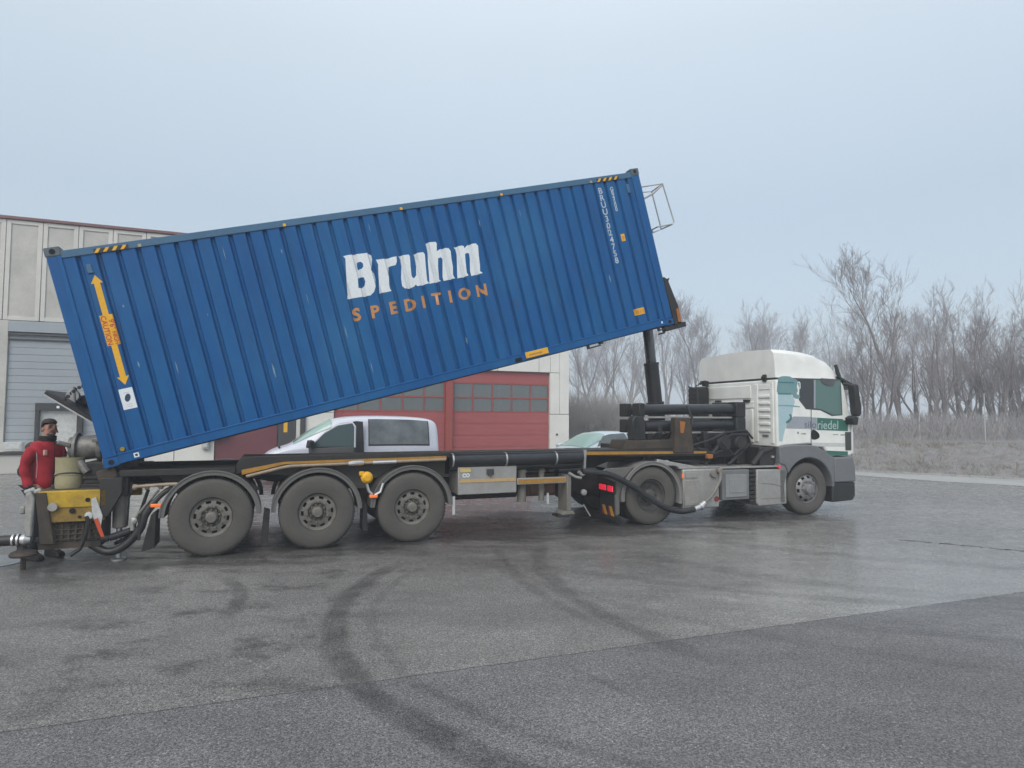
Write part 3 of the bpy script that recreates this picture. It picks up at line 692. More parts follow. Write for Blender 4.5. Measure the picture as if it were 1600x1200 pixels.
# ---- markings: flat outlines that follow the corrugation
def wrap(b, dx=0, dz=0, shear=0, lift=.003):
    for v in b.verts: v.co.x += dx+shear*v.co.z; v.co.z += dz
    xs_ = [v.co.x for v in b.verts]; lo, hi = min(xs_), max(xs_)
    for q in brk:
        if lo < q < hi: bmesh.ops.bisect_plane(b, geom=b.verts[:]+b.edges[:]+b.faces[:], plane_co=(q, 0, 0), plane_no=(1, 0, 0), dist=1e-5)
    for v in b.verts: v.co.y = Y0+prof_y(v.co.x)-lift
    return b
def px2c(u, v):
    """photo reading of a mark on the container's side -> (along, up) on that side"""
    vx = (u-800)/F_PX; D = fw+rt*vx-up*((v-600)/F_PX)
    nrm = Vector((-sin(TYAW), cos(TYAW), 0)); o = Vector(TW(0, .04))
    P = D*((o.dot(nrm))/D.dot(nrm)); P.z += EYE
    s_ = (P.x-TO[0])*cos(TYAW)+(P.y-TO[1])*sin(TYAW)+1.252; z_ = P.z-1.215
    return s_*cos(TILT)+z_*sin(TILT), -s_*sin(TILT)+z_*cos(TILT)
z5 = lambda P: [(530+x_/8.57, 370+y_/8.57) for x_, y_ in P]
z6 = lambda P: [(640+x_/8.57, 370+y_/8.57) for x_, y_ in P]
LET = {
 'B': [z5([(50,262),(110,245),(210,235),(300,225),(380,215),(430,240),(445,300),(440,380),(425,445),(470,480),(490,560),(490,660),(465,740),(420,785),(300,805),(180,825),(105,832),(118,770),(100,600),(90,450),(85,330),(80,290)]),
       z5([(240,345),(290,335),(318,360),(322,400),(300,430),(255,440),(245,400)]), z5([(250,560),(285,540),(330,545),(350,600),(340,655),(305,685),(258,688),(252,620)])],
 'r': [z5([(490,308),(560,300),(640,287),(662,292),(700,275),(765,262),(772,330),(755,380),(700,392),(665,402),(665,500),(668,640),(680,700),(700,725),(640,740),(545,755),(535,650),(525,500),(520,370)])],
 'u': [z5([(790,265),(835,248),(930,238),(946,262),(955,400),(968,520),(985,553),(1008,550),(1030,515),(1028,400),(1015,262),(990,240),(1040,217)])+z6([(180,205),(203,235),(212,350),(225,500),(235,590),(262,622),(180,645),(105,662),(80,640),(60,668)])+z5([(950,690),(880,692),(843,662),(828,560),(832,400),(825,300)])],
 'h': [z6([(208,92),(250,75),(345,68),(362,90),(362,195),(400,170),(470,150),(520,152),(548,190),(560,300),(578,400),(580,500),(592,535),(610,555),(540,572),(455,592),(440,540),(440,400),(440,300),(415,275),(380,290),(380,400),(388,500),(395,575),(422,592),(350,612),(265,630),(258,500),(245,350),(238,180),(230,120)])],
 'n': [z6([(588,145),(640,128),(700,118),(725,125),(730,155),(770,115),(830,95),(885,88),(915,120),(925,250),(940,380),(942,460),(978,485),(910,505),(825,525),(808,460),(805,300),(795,225),(765,215),(740,235),(750,350),(765,480),(788,518),(720,540),(640,558),(635,500),(632,350),(628,230),(615,180)])]}
for ch, P in LET.items():
    b = poly_mesh([[px2c(*q) for q in pl] for pl in P]); bm_obj(wrap(b), 'white_letter', white_p, box)
for ch, u, v in (('S', 557.4, 492.5), ('P', 586, 488), ('E', 615, 482), ('D', 641, 477.3), ('I', 661.8, 472.9), ('T', 682.8, 468), ('I', 703.6, 464.5), ('O', 725.8, 460), ('N', 752.6, 454.6)):
    a_, b_ = px2c(u, v); t_ = text_mesh(ch, .255, .009)
    for q in t_.verts: q.co.x *= 1.02
    bm_obj(wrap(t_, a_, b_, .06), 'orange_letter', orange_p, box)
# height warning arrow
AX = .468
b = poly_mesh([[(AX, 2.47), (AX-.07, 2.36), (AX-.035, 2.365), (AX-.035, 1.94), (AX-.075, 1.94), (AX-.075, 1.535), (AX-.035, 1.535), (AX-.035, 1.11), (AX-.07, 1.115), (AX, 1.0), (AX+.07, 1.115), (AX+.035, 1.11), (AX+.035, 1.535), (AX+.075, 1.535), (AX+.075, 1.94), (AX+.035, 1.94), (AX+.035, 2.365), (AX+.07, 2.36)]])
bm_obj(wrap(b), 'height_arrow', yellow_p, box)
for s_, xo, sz, dz in (('CAUTION', -.04, .075, 0), ("9'6\"", .04, .075, .07), ('HIGH', .04, .06, -.11)):
    t_ = text_mesh(s_, sz, .002)
    for v in t_.verts: v.co = Vector((v.co.z*1.15, 0, -v.co.x*1.15))
    bm_obj(wrap(t_, AX+xo, 1.737+dz, 0, .0045), 'red_lettering', red_p, box)
# white sticker with dark round emblem
def rect(x0, x1, z0, z1): return [(x0, z0), (x1, z0), (x1, z1), (x0, z1)]
bm_obj(wrap(poly_mesh([rect(.375, .535, .68, .955)])), 'white_sticker', white_p, box)
bm_obj(wrap(poly_mesh([[(.455+.034*cos(a/16*2*pi)+.012*sin(a/16*2*pi), .83+.052*sin(a/16*2*pi)) for a in range(16)]]), lift=.0045), 'sticker_emblem', navy_p, box)
for dz, sz in ((.9, .03), (.745, .026), (.715, .026)):
    bm_obj(wrap(text_mesh('-------', sz, .001), .455, dz, 0, .0045), 'sticker_print', mat('faint_print', (.4, .36, .38), .6), box)
# hazard stripes near the top corners
def hazard(x0, x1, z0, z1, n_):
    b = MB(); b.box(x0, x1, -.0005, .004, z0, z1); hb = b.build('hazard_tape', black_p, box, smooth=False)
    w_ = (x1-x0)/n_
    for i in range(n_):
        b = MB(); a = x0+i*w_; b.prism([(a, z0+.001), (a+w_*.42, z0+.001), (min(a+w_*.85, x1), z1-.001), (a+w_*.42, z1-.001)], 'y', -.0022, -.0006); b.build('yellow_stripe', yellow_p, hb, smooth=False)
hazard(.53, .93, 2.745, 2.80, 4); hazard(8.22, 8.68, 2.745, 2.80, 4)
for xx in (1.06, 2.92, 4.66, 6.37, 8.1):
    b = MB(); b.box(xx-.02, xx+.02, -.001, .005, 2.745, 2.785); b.build('yellow_tag', cream if xx in (1.06, 8.1) else yellow_p, box, smooth=False)
b = MB(); b.box(.40, .46, .004, .02, 2.50, 2.62); b.box(.41, .47, -.002, .006, 2.50, 2.52); b.build('cable_clip', greyblue, box, bevel=.004)
b = MB(); b.box(8.80, 8.86, .004, .02, 2.48, 2.64); b.build('cable_clip', greyblue, box, bevel=.004)
# vertical white numbers, front end
def vert_text(s_, xc, ztop, size, stepz, m_):
    for i, ch in enumerate(s_):
        if ch == ' ': continue
        bm_obj(wrap(text_mesh(ch, size, .003), xc, ztop-i*stepz), 'white_character', m_, box)
vert_text('BRUU3024758', 8.25, 2.585, .15, .125, mat('aged_white_print', (.44, .53, .60), .5))
vert_text('GB4500', 8.49, 2.59, .10, .073, mat('aged_white_print', (.44, .53, .60), .5))
bm_obj(wrap(poly_mesh([rect(8.45, 8.53, 1.65, 1.78)])), 'yellow_label', yellow_p, box)
bm_obj(wrap(poly_mesh([rect(8.475, 8.51, 1.68, 1.74)]), lift=.0045), 'label_print', orange_p, box)
bm_obj(wrap(poly_mesh([rect(8.38, 8.58, .31, .425)])), 'yellow_label', yellow_p, box)
for (a, c) in ((8.41, 8.46), (8.48, 8.50), (8.53, 8.56)): bm_obj(wrap(poly_mesh([rect(a, c, .33, .40)]), lift=.0045), 'label_print', mat('faded_orange', (.62, .25, .03), .5), box)
b = MB(); b.box(6.1, 6.52, -.014, .003, .045, .145); yk = b.build('yellow_pad', yellow_p, box, bevel=.004)
b = MB(); b.box(6.16, 6.4, -.0155, -.0142, .075, .105); b.build('pad_print', orange_p, yk, smooth=False)
b = MB(); b.box(5.9, 6.02, -.003, .0025, .03, .09); b.build('forklift_opening', holeblk, box, smooth=False)
b = MB(); b.lathe([(.025, -.012), (.032, 0), (.032, .01)], (.245, 0, .19), 'y', 16); b.build('brass_plug', mat('brass', (.4, .28, .06), .4, metal=.6), box)
b = MB(); b.box(.35, .41, -.0015, .004, .045, .105); wt = b.build('white_label', white_p, box, smooth=False)
b = MB(); b.box(.365, .395, -.0025, -.0016, .06, .09); b.build('label_print', black_p, wt, smooth=False)
b = MB(); b.box(8.86, 8.89, -.0015, .004, .06, .10); b.build('white_label', white_p, box, smooth=False)
# chips and scratches in the paint
rs = random.Random(5)
b = None
CH_ = MB()
for i in range(26):
    a_ = rs.uniform(.5, 8.7); c_ = rs.uniform(.25, 2.6); wd = rs.uniform(.004, .011); hh = rs.uniform(.02, .13)
    if min(abs(a_-g) for g in brk) < .02: a_ += .06
    if (3.4 < a_ < 5.9 and 1.1 < c_ < 2.3): continue
    v = [CH_.b.verts.new((a_+p_, Y0+prof_y(a_+p_)-.0015, c_+q_)) for p_, q_ in ((-wd, -hh*.2), (wd*.3, -hh), (wd, hh*.3), (-wd*.4, hh))]
    CH_.face(v, rs.choice([0, 0, 1]))
CH_.build('paint_chips', [wear_m, rust_m], box, smooth=False)['kind'] = 'stuff'
# locks under the bottom rail
for a_ in (7.30, 8.80):
    b = MB(); b.box(a_-.02, a_+.02, .02, .06, -.06, .02); b.box(a_+.24, a_+.30, .02, .1, -.03, .02); b.tube([(a_, .04, -.05), (a_+.25, .04, -.045)], .012, 6); b.build('twist_lock', chassis, box)
# cage loop on the front wall's top
b = MB()
b.tube([(9.12, .05, 2.56), (9.62, .05, 2.56), (9.68, .05, 1.84), (9.64, .06, 1.80), (9.30, .06, 1.80), (9.27, .2, 1.79), (9.40, .36, 1.76), (9.62, .38, 1.80), (9.60, .38, 2.53), (9.12, .38, 2.56)], .013, 8)
b.tube([(9.62, .05, 2.56), (9.60, .38, 2.53)], .013, 8); b.tube([(9.12, .12, 2.34), (9.40, .1, 2.42), (9.60, .05, 2.54)], .018, 8); b.tube([(9.64, .06, 1.80), (9.62, .38, 1.80)], .013, 8)
b.build('cage_loop', galv, box)
# hanging discharge flap with chain at the rear end
b = MB(); b.prism([(-.02, .62), (-.52, 1.20), (-.56, 1.16), (-.05, .57)], 'y', .55, 1.75, 0); b.box(-.36, -.16, 1.0, 1.3, .93, 1.07, 0)
b.build('discharge_flap', blackplast, box, bevel=.01)
b = MB(); b.prism([(-.045, .565), (-.555, 1.155), (-.57, 1.142), (-.06, .55)], 'y', .56, 1.74, 0); b.build('flap_seal', pale, box)
b = MB()
for i in range(9):
    t_ = i/8; b.lathe([(.018, -.006), (.026, 0), (.018, .006)], (-.06-.30*t_, .62, 1.16-.13*t_+.04*sin(t_*pi)), 'y' if i % 2 else 'x', 8)
b.build('chain', blackplast, box)
b = MB(); b.lathe([(.075, 0), (.09, .03), (.075, .06), (.06, .03), (.075, 0)], (-.34, .9, 1.08), 'y', 20); b.tube([(-.34, .9, .98), (-.3, .9, 1.2)], .02, 8); b.build('valve_ring', galv, box)

# ================================================================ TRAILER
trl = empty('tipping_trailer', (TO[0], TO[1], 0), (0, 0, TYAW), label='dark three-axle tipping semi-trailer chassis carrying the blue container', cat='trailer')
TR = .524
def arc(r, a0, a1, n_): return [(r*cos(radians(a0+(a1-a0)*i/n_)), r*sin(radians(a0+(a1-a0)*i/n_))) for i in range(n_+1)]
def tyre_mesh(R, W, ri):
    b = MB()
    prof = [(ri, .035), (ri+.012, .012), (ri+.05, .003), (R-.13, -.006), (R-.06, -.002), (R-.022, .012), (R-.006, .035), (R, .06)]
    full = prof+[(r, W-h) for r, h in prof[::-1]]
    mis = [0]*5+[0, 1]+[1]+[1]+[0]*7
    b.lathe(full, ax='y', n=56, mis=mis[:len(full)-1]+[0], caps=False)
    return b
def tread_blocks(b, R, W):
    n_ = 64
    for k in range(n_):
        a = 2*pi*k/n_; a2 = a+2*pi/n_*.62
        for (y0, y1) in ((.03, .10), (.12, W-.12), (W-.10, W-.03)):
            v = []
            for (rr) in (R-.004, R+.004):
                for (aa, yy) in ((a, y0), (a2, y0), (a2, y1), (a, y1)): v.append(b.b.verts.new((rr*cos(aa), yy, rr*sin(aa))))
            for q in ((4, 5, 6, 7), (0, 1, 5, 4), (1, 2, 6, 5), (2, 3, 7, 6), (3, 0, 4, 7)): b.face([v[i] for i in q], 1)
def trailer_wheel():
    root = bpy.data.objects.new('wheel', None)
    COL.objects.link(root); root.parent = trl
    b = tyre_mesh(TR, .385, .262); tread_blocks(b, TR, .385); b.build('tyre', [rubber, tread_m], root)
    # rim: dished disc with ten hand holes, hub and studs
    b = MB(); n_ = 60
    rr = [(.262, .02), (.255, .045), (.235, .055), (.222, .060), (.188, .050), (.150, .045), (.128, .05), (.118, .085), (.098, .085)]
    rings = [[b.b.verts.new((r*cos(2*pi*k/n_), h, r*sin(2*pi*k/n_))) for k in range(n_)] for r, h in rr]
    for j, (A, B_) in enumerate(zip(rings, rings[1:])):
        for k in range(n_):
            if j == 3 and k % 6 < 3: continue
            b.face([A[k], A[(k+1) % n_], B_[(k+1) % n_], B_[k]])
    b.lathe([(.098, .085), (.078, .06), (.070, -.015), (.062, -.028), (.05, -.030), (0, -.030)], ax='y', n=28, caps=False)
    for k in range(10):
        a = 2*pi*(k+.5)/10; b.lathe([(.016, .05), (.016, .02), (.010, .005), (0, .003)], (.150*cos(a), 0, .150*sin(a)), 'y', 6)
        b.lathe([(.013, .086), (.011, .03), (0, .028)], (.104*cos(a+.31), 0, .104*sin(a+.31)), 'y', 6)
    b.build('rim', rimdirty, root)
    b = MB(); b.lathe([(0, .12), (.255, .12), (.255, .30)], ax='y', n=24); b.build('brake_drum', holeblk, root)
    return root
wh0 = trailer_wheel()
AXS = (0, 1.376, 2.752)
for i, s_ in enumerate(AXS):
    w_ = wh0 if i == 0 else dup(wh0, trl); w_.location = (s_, 0, TR); w_.rotation_euler = (0, rs.uniform(0, .6), 0)
    f_ = dup(wh0, trl); f_.location = (s_, 2.5, TR); f_.rotation_euler = (0, 0, pi)
    b = MB(); b.tube([(s_, .2, TR), (s_, 2.3, TR)], .075, 12); b.box(s_-.1, s_+.1, .5, .62, TR-.1, 1.05); b.box(s_-.1, s_+.1, 1.9, 2.0, TR-.1, 1.05)
    b.lathe([(.12, .42), (.15, .46), (.15, .62), (.12, .66)], (s_+.3, 0, .72), 'y', 18); b.build('axle', grime, trl)
def mudguard(cx, R, z, y0, y1, parent, a0=-4, a1=184, m_=mudg, nm='mudguard'):
    b = MB(); P = arc(R, a0, a1, 28); Q = arc(R-.06, a1, a0, 28)
    pl = [(cx+x_, z+z_) for x_, z_ in P+Q]
    n_ = len(P)
    for yy, dd in ((y0, 0),):
        A = [b.b.verts.new((x_, y0, z_)) for x_, z_ in pl]; B_ = [b.b.verts.new((x_, y1, z_)) for x_, z_ in pl]; k = len(pl)
        for i in range(k): b.face([A[i], A[(i+1) % k], B_[(i+1) % k], B_[i]])
        for i in range(n_-1):
            b.face([A[i], A[i+1], A[k-2-i], A[k-1-i]]); b.face([B_[i], B_[i+1], B_[k-2-i], B_[k-1-i]])
    # rolled outer lip
    lip = arc(R-.006, a0, a1, 28); b.tube([(cx+x_, y0, z+z_) for x_, z_ in lip], .012, 6)
    return b.build(nm, m_, parent)
for s_ in AXS:
    mudguard(s_, .625, .53, .0, .42, trl, 2, 178); mudguard(s_, .625, .53, 2.08, 2.5, trl, 2, 178)
# main beams and side plates
b = MB()
for y0 in (.62, 1.72):
    b.prism([(-1.9, .98), (.3, 1.02), (.75, .92), (6.2, .98), (6.5, 1.08), (9.0, 1.08), (9.0, 1.22), (.4, 1.22), (.25, 1.17), (-1.9, 1.17)], 'y', y0, y0+.16)
b.build('main_beam', chassis, trl, bevel=.01)
b = MB()
b.prism([(-1.1, 1.10), (.28, 1.10), (.28, 1.19), (-1.1, 1.19)], 'y', .06, .6, 0)
b.prism([(.28, 1.08), (.9, 1.25), (5.68, 1.25), (5.68, 1.345), (.36, 1.335), (.28, 1.22)], 'y', .10, .58, 0)
b.prism([(5.68, 1.24), (6.5, 1.21), (8.35, 1.19), (8.35, 1.325), (5.68, 1.34)], 'y', .10, .75, 0)
b.build('deck_rail', chassis, trl, bevel=.01)
b = MB(); b.prism([(.42, 1.07), (.98, 1.03), (1.0, .82), (2.1, .8), (2.2, .95), (3.35, .93), (3.35, 1.25), (.95, 1.25), (.5, 1.12)], 'y', .36, .42, 0)
b.prism([(-.7, 1.08), (.3, 1.08), (.6, .85), (.45, .75), (-.4, .75)], 'y', .36, .42, 0); b.build('side_plate', mat('grey_brown_side_plate', (.10, .095, .088), .65, dirt=dust, scale=3, dirt_amt=.7), trl, bevel=.006)
b = MB(); b.prism([(.36, 1.08), (.92, 1.215), (3.3, 1.25), (3.3, 1.285), (.9, 1.25), (.36, 1.15)], 'y', .085, .10); b.build('marking_strip', gold, trl, smooth=False)
b = MB(); b.tube([(.42, .05, 1.06), (.90, .05, 1.175), (1.0, .05, 1.19), (3.28, .05, 1.235)], .022, 8); b.build('tan_pipe', tan, trl)
b = MB(); b.tube([(1.80, .04, 1.205), (1.86, .04, 1.21), (1.98, .04, 1.212), (2.02, .04, 1.213)], [.03, .04, .04, .03], 10); b.tube([(2.15, .03, 1.215), (2.5, .03, 1.22)], .03, 8); b.build('pipe_coupling', alu, trl)
b = MB(); b.prism([(5.70, 1.255), (8.3, 1.235), (8.3, 1.275), (5.70, 1.31)], 'y', .085, .10); b.build('marking_strip', gold, trl, smooth=False)
b = MB(); b.prism([(5.70, 1.0), (5.74, 1.0), (5.76, 1.34), (5.71, 1.34)], 'y', .05, .12); b.build('end_plate', galv, trl)
# black silo tube along the side with clamps
b = MB(); b.tube([(3.36, .06, 1.215), (5.66, .06, 1.225)], .105, 20); b.build('side_tube', tube_m, trl)
b = MB(); b.tube([(3.36, .10, 1.09), (5.66, .10, 1.10)], .05, 12); b.build('side_tube', hose_m, trl)
for s_ in (3.38, 4.27, 5.16):
    b = MB(); b.lathe([(.112, -.012), (.112, .012)], (s_, .06, 1.218), 'x', 20); b.build('tube_clamp', alu, trl)
# twin rows of tubes at the front
for (y0, z0) in ((.35, 2.04), (.8, 2.04), (.35, 1.74), (.8, 1.74)):
    b = MB(); b.tube([(7.0 if z0 > 2 else 7.1, y0, z0), (9.15, y0, z0+.03)], .10 if z0 > 2 else .095, 18); q = b.build('silo_tube', tube_m, trl)
    b = MB(); b.box(9.12, 9.36, y0-.14, y0+.13, z0-.13, z0+.17); b.build('tube_cap', blackplast, q, bevel=.025, seg=3)
    b = MB(); b.box(6.93, 7.06, y0-.12, y0+.12, z0-.13, z0+.12); b.build('tube_cap', blackplast, q, bevel=.02)
for z0 in (1.885, 1.60):
    b = MB(); b.box(7.0, 9.1, .30, .36, z0, z0+.035); b.build('tube_shelf', galv, trl, bevel=.004)
# gooseneck structure under the ram
b = MB(); b.prism([(6.52, 1.335), (7.75, 1.33), (7.75, 1.50), (6.58, 1.49)], 'y', .1, .62); b.box(7.3, 8.5, .62, 2.3, 1.2, 1.34); b.build('ram_cradle', grime, trl, bevel=.012)
b = MB(); b.prism([(6.72, 1.49), (7.0, 1.49), (7.0, 1.80), (6.95, 1.92), (6.78, 1.93), (6.72, 1.86)], 'y', .12, .3); b.build('cradle_post', blackplast, trl, bevel=.02)
b = MB(); b.prism([(7.55, 1.25), (8.0, 1.25), (7.95, 1.7), (7.9, 1.9), (7.60, 1.9)], 'y', .05, .22); b.build('cradle_post', grime, trl, bevel=.02)
b = MB(); b.prism([(7.69, 1.62), (7.76, 1.62), (7.80, 1.82), (7.68, 1.84)], 'y', .043, .05); b.build('rust_patch', mat('orange_rust', (.34, .13, .03), .8, scale=12), trl)
b = MB(); b.prism([(7.3, 1.25), (9.0, 1.12), (9.35, 1.25), (9.3, 1.55), (9.0, 1.62), (8.5, 1.62), (8.2, 1.45), (7.3, 1.42)], 'y', .3, .36); b.build('gooseneck_plate', chassis, trl, bevel=.01)
b = MB()
b.tube([(8.35, .2, 1.0), (8.6, .15, 1.35), (8.9, .12, 1.58), (9.3, .12, 1.58), (9.38, .14, 1.4), (9.1, .2, 1.15), (8.9, .2, 1.0)], .035, 10)
b.tube([(8.0, .25, 1.35), (8.45, .1, 1.5), (8.75, .1, 1.62), (9.25, .1, 1.66), (9.5, .2, 1.5)], .02, 8)
b.tube([(8.1, .1, 1.33), (8.5, .12, 1.22), (8.75, .12, 1.3), (8.85, .12, 1.5)], .022, 8); b.tube([(8.6, .05, 1.45), (8.9, .03, 1.2), (9.2, .08, 1.4)], .018, 8)
b.tube([(7.95, .2, 2.12), (8.02, .14, 1.9), (7.98, .14, 1.6), (7.8, .14, 1.45)], .022, 8)
b.build('air_hoses', hose_m, trl)
b = MB(); b.lathe([(.14, .1), (.17, .14), (.17, .3), (.14, .34)], (8.75, 0, 1.42), 'y', 24); b.lathe([(.11, .05), (.13, .1)], (9.1, 0, 1.42), 'y', 20); b.build('compressor', chassis, trl)
b = MB()
for xx, yy, zz, a_, c_ in ((7.15, .3, 1.5, .16, .14), (7.36, .25, 1.5, .09, .26), (8.05, .28, 1.42, .2, .12), (8.35, .22, 1.34, .1, .3), (8.62, .3, 1.62, .3, .08), (8.9, .25, 1.3, .32, .2), (9.2, .3, 1.0, .2, .25), (9.4, .4, 1.2, .12, .35)): b = MB(); b.box(xx, xx+a_, yy, yy+.2, zz, zz+c_); b.build('valve_block', chassis, trl, bevel=.012)
b = MB()
for q in range(7):
    xx = 7.15+q*.11; b.tube(curve([(xx, .22+.02*(q % 3), 1.5), (xx+.1, .16, 1.62+.03*(q % 2)), (xx+.3, .2, 1.56), (xx+.42, .24, 1.45)], 4), .012, 6)
b.build('hydraulic_lines', hose_m, trl)
b = MB(); b.box(8.28, 8.4, .02, .1, 1.14, 1.22); b.build('amber_side_lamp', mat('dull_amber', (.35, .14, .04), .4), trl, bevel=.01)
# hydraulic ram: three stages, leaning slightly back
RB, RT = Vector((8.06, 1.25, 1.46)), Vector((7.78, 1.25, 3.95))
def rp_(t_): return RB.lerp(RT, t_)
b = MB(); b.tube([rp_(0), rp_(.30)], .17, 24); b.tube([rp_(.28), rp_(.30)], .182, 24); ram = b.build('hydraulic_ram', ram_m, trl)
b = MB(); b.tube([rp_(.30), rp_(.62)], .145, 24); b.tube([rp_(.60), rp_(.62)], .155, 24); b.build('ram_stage', ram_m, ram)
b = MB(); b.tube([rp_(.62), rp_(.985)], .105, 24); b.build('ram_rod', ram_oil, ram)
b = MB(); b.box(7.75, 8.4, 1.0, 1.5, 1.33, 1.62); b.box(7.85, 8.25, .8, .95, 1.4, 1.8); b.box(7.85, 8.25, 1.55, 1.7, 1.4, 1.8); b.tube([(8.05, .75, 1.66), (8.05, 1.75, 1.66)], .07, 14)
b.tube([(8.3, .9, 1.5), (8.45, .8, 1.75), (8.3, .8, 1.9), (8.15, .95, 1.85)], .025, 8); b.build('ram_foot', grime, ram, bevel=.01)
# tilting frame rails and headboard (tilts with the box)
def tilted(pts): return pts
tf = empty('tilt_frame', (-1.252, .02, 1.215), (0, -TILT, 0)); tf.parent = trl
b = MB(); b.box(-.1, 9.3, .86, 1.0, -.014, .017); b.box(-.1, 9.3, 1.46, 1.6, -.014, .017); b.build('tilt_rail', chassis, tf, bevel=.006)
b = MB(); b.prism([(9.13, -.02), (9.30, -.02), (9.31, .3), (9.22, .78), (9.27, .84), (9.20, .83), (9.15, .88), (9.13, .8)], 'y', .0, .12, 0); b.box(9.16, 9.28, .1, 2.35, -.02, .5, 0)
b.build('headboard', chassis, tf, bevel=.01)
b = MB(); b.prism([(9.22, .02), (9.29, .0), (9.30, .26), (9.24, .26)], 'y', -.012, -.001); b.build('rust_patch', bpy.data.materials['orange_rust'], tf)
b = MB(); b.box(8.93, 9.40, .02, .14, -.10, -.006); b.box(8.80, 8.93, .04, .1, -.13, -.10); b.build('front_lock', chassis, tf, bevel=.008)
b = MB(); b.tube([(0, .1, -.05), (0, 2.3, -.05)], .045, 12); b.box(-.12, .10, .05, .2, -.14, -.01); b.build('tilt_hinge', grime, tf, bevel=.01)
# rear end: hinge bracket, yellow beam, support leg, pipework
b = MB(); b.box(-1.32, -1.0, .1, .6, .85, 1.15); b.box(-1.35, -1.05, 1.8, 2.3, .85, 1.15); b.box(-1.9, -.6, .3, 2.2, .93, 1.0); b.prism([(-1.3, .6), (-1.2, .6), (-1.05, .9), (-1.05, 1.1), (-1.3, 1.1)], 'y', .0, .1)
b.build('rear_bracket', chassis, trl, bevel=.01)
b = MB(); b.box(-1.95, -1.22, .0, .10, .74, .95, 0); b.box(-1.88, -1.24, .01, .1, .56, .74, 1); b.box(-1.95, -1.22, 2.3, 2.4, .6, .95, 0); b.box(-1.97, -1.85, .1, 2.3, .78, .95, 0)
yb = b.build('rear_beam', [yel_beam, mat('rusty_yellow_beam', (.30, .19, .03), .7, dirt=(.08, .055, .03), scale=7, dirt_amt=.9)], trl, bevel=.008)
b = MB(); b.lathe([(.05, -.05), (.055, -.03), (.055, .0)], (-1.78, 0, .76), 'y', 20); b.build('round_lamp', galv, yb)
for xx, zz, rr in ((-1.58, .70, .035), (-1.42, .83, .028), (-1.5, .62, .02)):
    b = MB(); b.lathe([(rr, -.006), (rr, -.002)], (xx, 0, zz), 'y', 14); b.build('bolt_hole', holeblk, yb)
b = MB(); b.prism([(-1.97, .94), (-1.86, .94), (-1.75, .3), (-1.9, .3)], 'y', -.02, .1); b.build('beam_stay', grime, trl, bevel=.01)
b = MB(); b.box(-1.95, -1.28, .08, .6, .22, .74); 
for i in range(7): b.box(-1.79+i*.074, -1.76+i*.074, .06, .08, .31, .55)
for i in range(4): b.box(-1.8, -1.28, .055, .075, .33+i*.06, .345+i*.06)
b.build('step_grating', grime, trl, bevel=.004)
b = MB(); b.prism([(-2.07, .93), (-2.02, .96), (-1.975, .88), (-1.985, .40), (-2.06, .40)], 'y', -.03, .06); b.box(-2.13, -2.07, .0, .05, .68, .78); b.build('side_housing', mat('grey_housing', (.36, .36, .34), .6, dirt=(.16, .15, .14), scale=7, dirt_amt=.8), trl, bevel=.02)
b = MB()
for i in range(5): b.lathe([(0, -.02), (.02, -.012), (.028, 0), (.018, .012), (0, .02)], (-2.07+i*.032, .02, .955+.012*((i*7) % 3)), 'y', 7)
b.build('white_rags', mat('white_cloth', (.42, .43, .42), .9, bump=.5), trl)
b = MB(); b.tube([(-2.0, .02, .37), (-2.06, .02, .37), (-2.11, .02, .37)], [.045, .07, .055], 16); b.tube([(-2.12, .02, .37), (-2.14, .02, .37)], .075, 16); b.tube([(-2.17, .02, .37), (-2.19, .02, .37)], .072, 16); b.build('hose_coupling', alu, trl)
b = MB(); b.tube([(-2.15, .02, .37), (-4.6, .02, .37)], .065, 18); b.build('discharge_pipe', hose_m, trl)
b = MB(); b.tube([(-2.1, .05, .36), (-2.1, .05, .22)], .05, 12); b.lathe([(.02, .26), (.13, .22), (.15, .19), (.14, .165)], (-2.08, .05, 0), 'z', 20); b.tube([(-2.08, .05, .17), (-2.08, .05, .0)], .03, 8); b.build('support_foot', grime, trl)
b = MB(); b.tube([(-1.98, .12, .33), (-1.2, .12, .31)], .045, 12); b.tube([(-1.2, .12, .31), (-.9, .2, .4)], .045, 12); b.build('bottom_pipe', hose_m, trl)
b = MB(); b.prism([(-1.19, .42), (-1.03, .42), (-1.02, .8), (-.98, .92), (-1.03, 1.15), (-1.2, 1.15), (-1.24, .92), (-1.2, .8)], 'y', .22, .36); b.tube([(-1.11, .24, .42), (-1.11, .24, 1.15)], .078, 16); leg = b.build('support_leg', leggrey, trl, bevel=.012)
b = MB(); b.tube([(-1.11, .24, .03), (-1.11, .24, .44)], .034, 14); b.lathe([(.09, .0), (.09, .02), (.04, .035)], (-1.11, .24, 0), 'z', 18); b.build('leg_rod', alu, leg)
b = MB(); b.prism([(-1.38, .84), (-1.33, .86), (-1.25, .62), (-1.27, .45), (-1.36, .62)], 'y', -.02, .0); b.build('warning_plate', pale, trl)
b = MB(); b.prism([(-1.34, .58), (-1.3, .6), (-1.22, .36), (-1.26, .36)], 'y', -.03, -.021); b.build('red_handle', red_p, trl)
b = MB(); b.tube([(-1.42, -.03, .63), (-1.40, -.03, .55), (-1.42, -.03, .4), (-1.48, -.02, .22), (-1.58, -.02, .15)], .026, 8); b.build('valve_lever', blackplast, trl)
b = MB(); b.lathe([(0, -.04), (.045, -.03), (.05, 0), (.045, .02)], (-1.40, 0, .63), 'y', 14); b.build('valve_knob', pale, trl)
P_ = curve([(-.42, .1, .97), (-.6, .08, .86), (-.78, .06, .62), (-.84, .05, .42), (-1.0, .06, .22), (-1.2, .1, .14), (-1.4, .15, .24)], 8)
b = MB(); b.tube(P_, [.034 if i < 12 else .052 for i in range(len(P_))], 12); b.build('thick_hose', hose_m, trl)
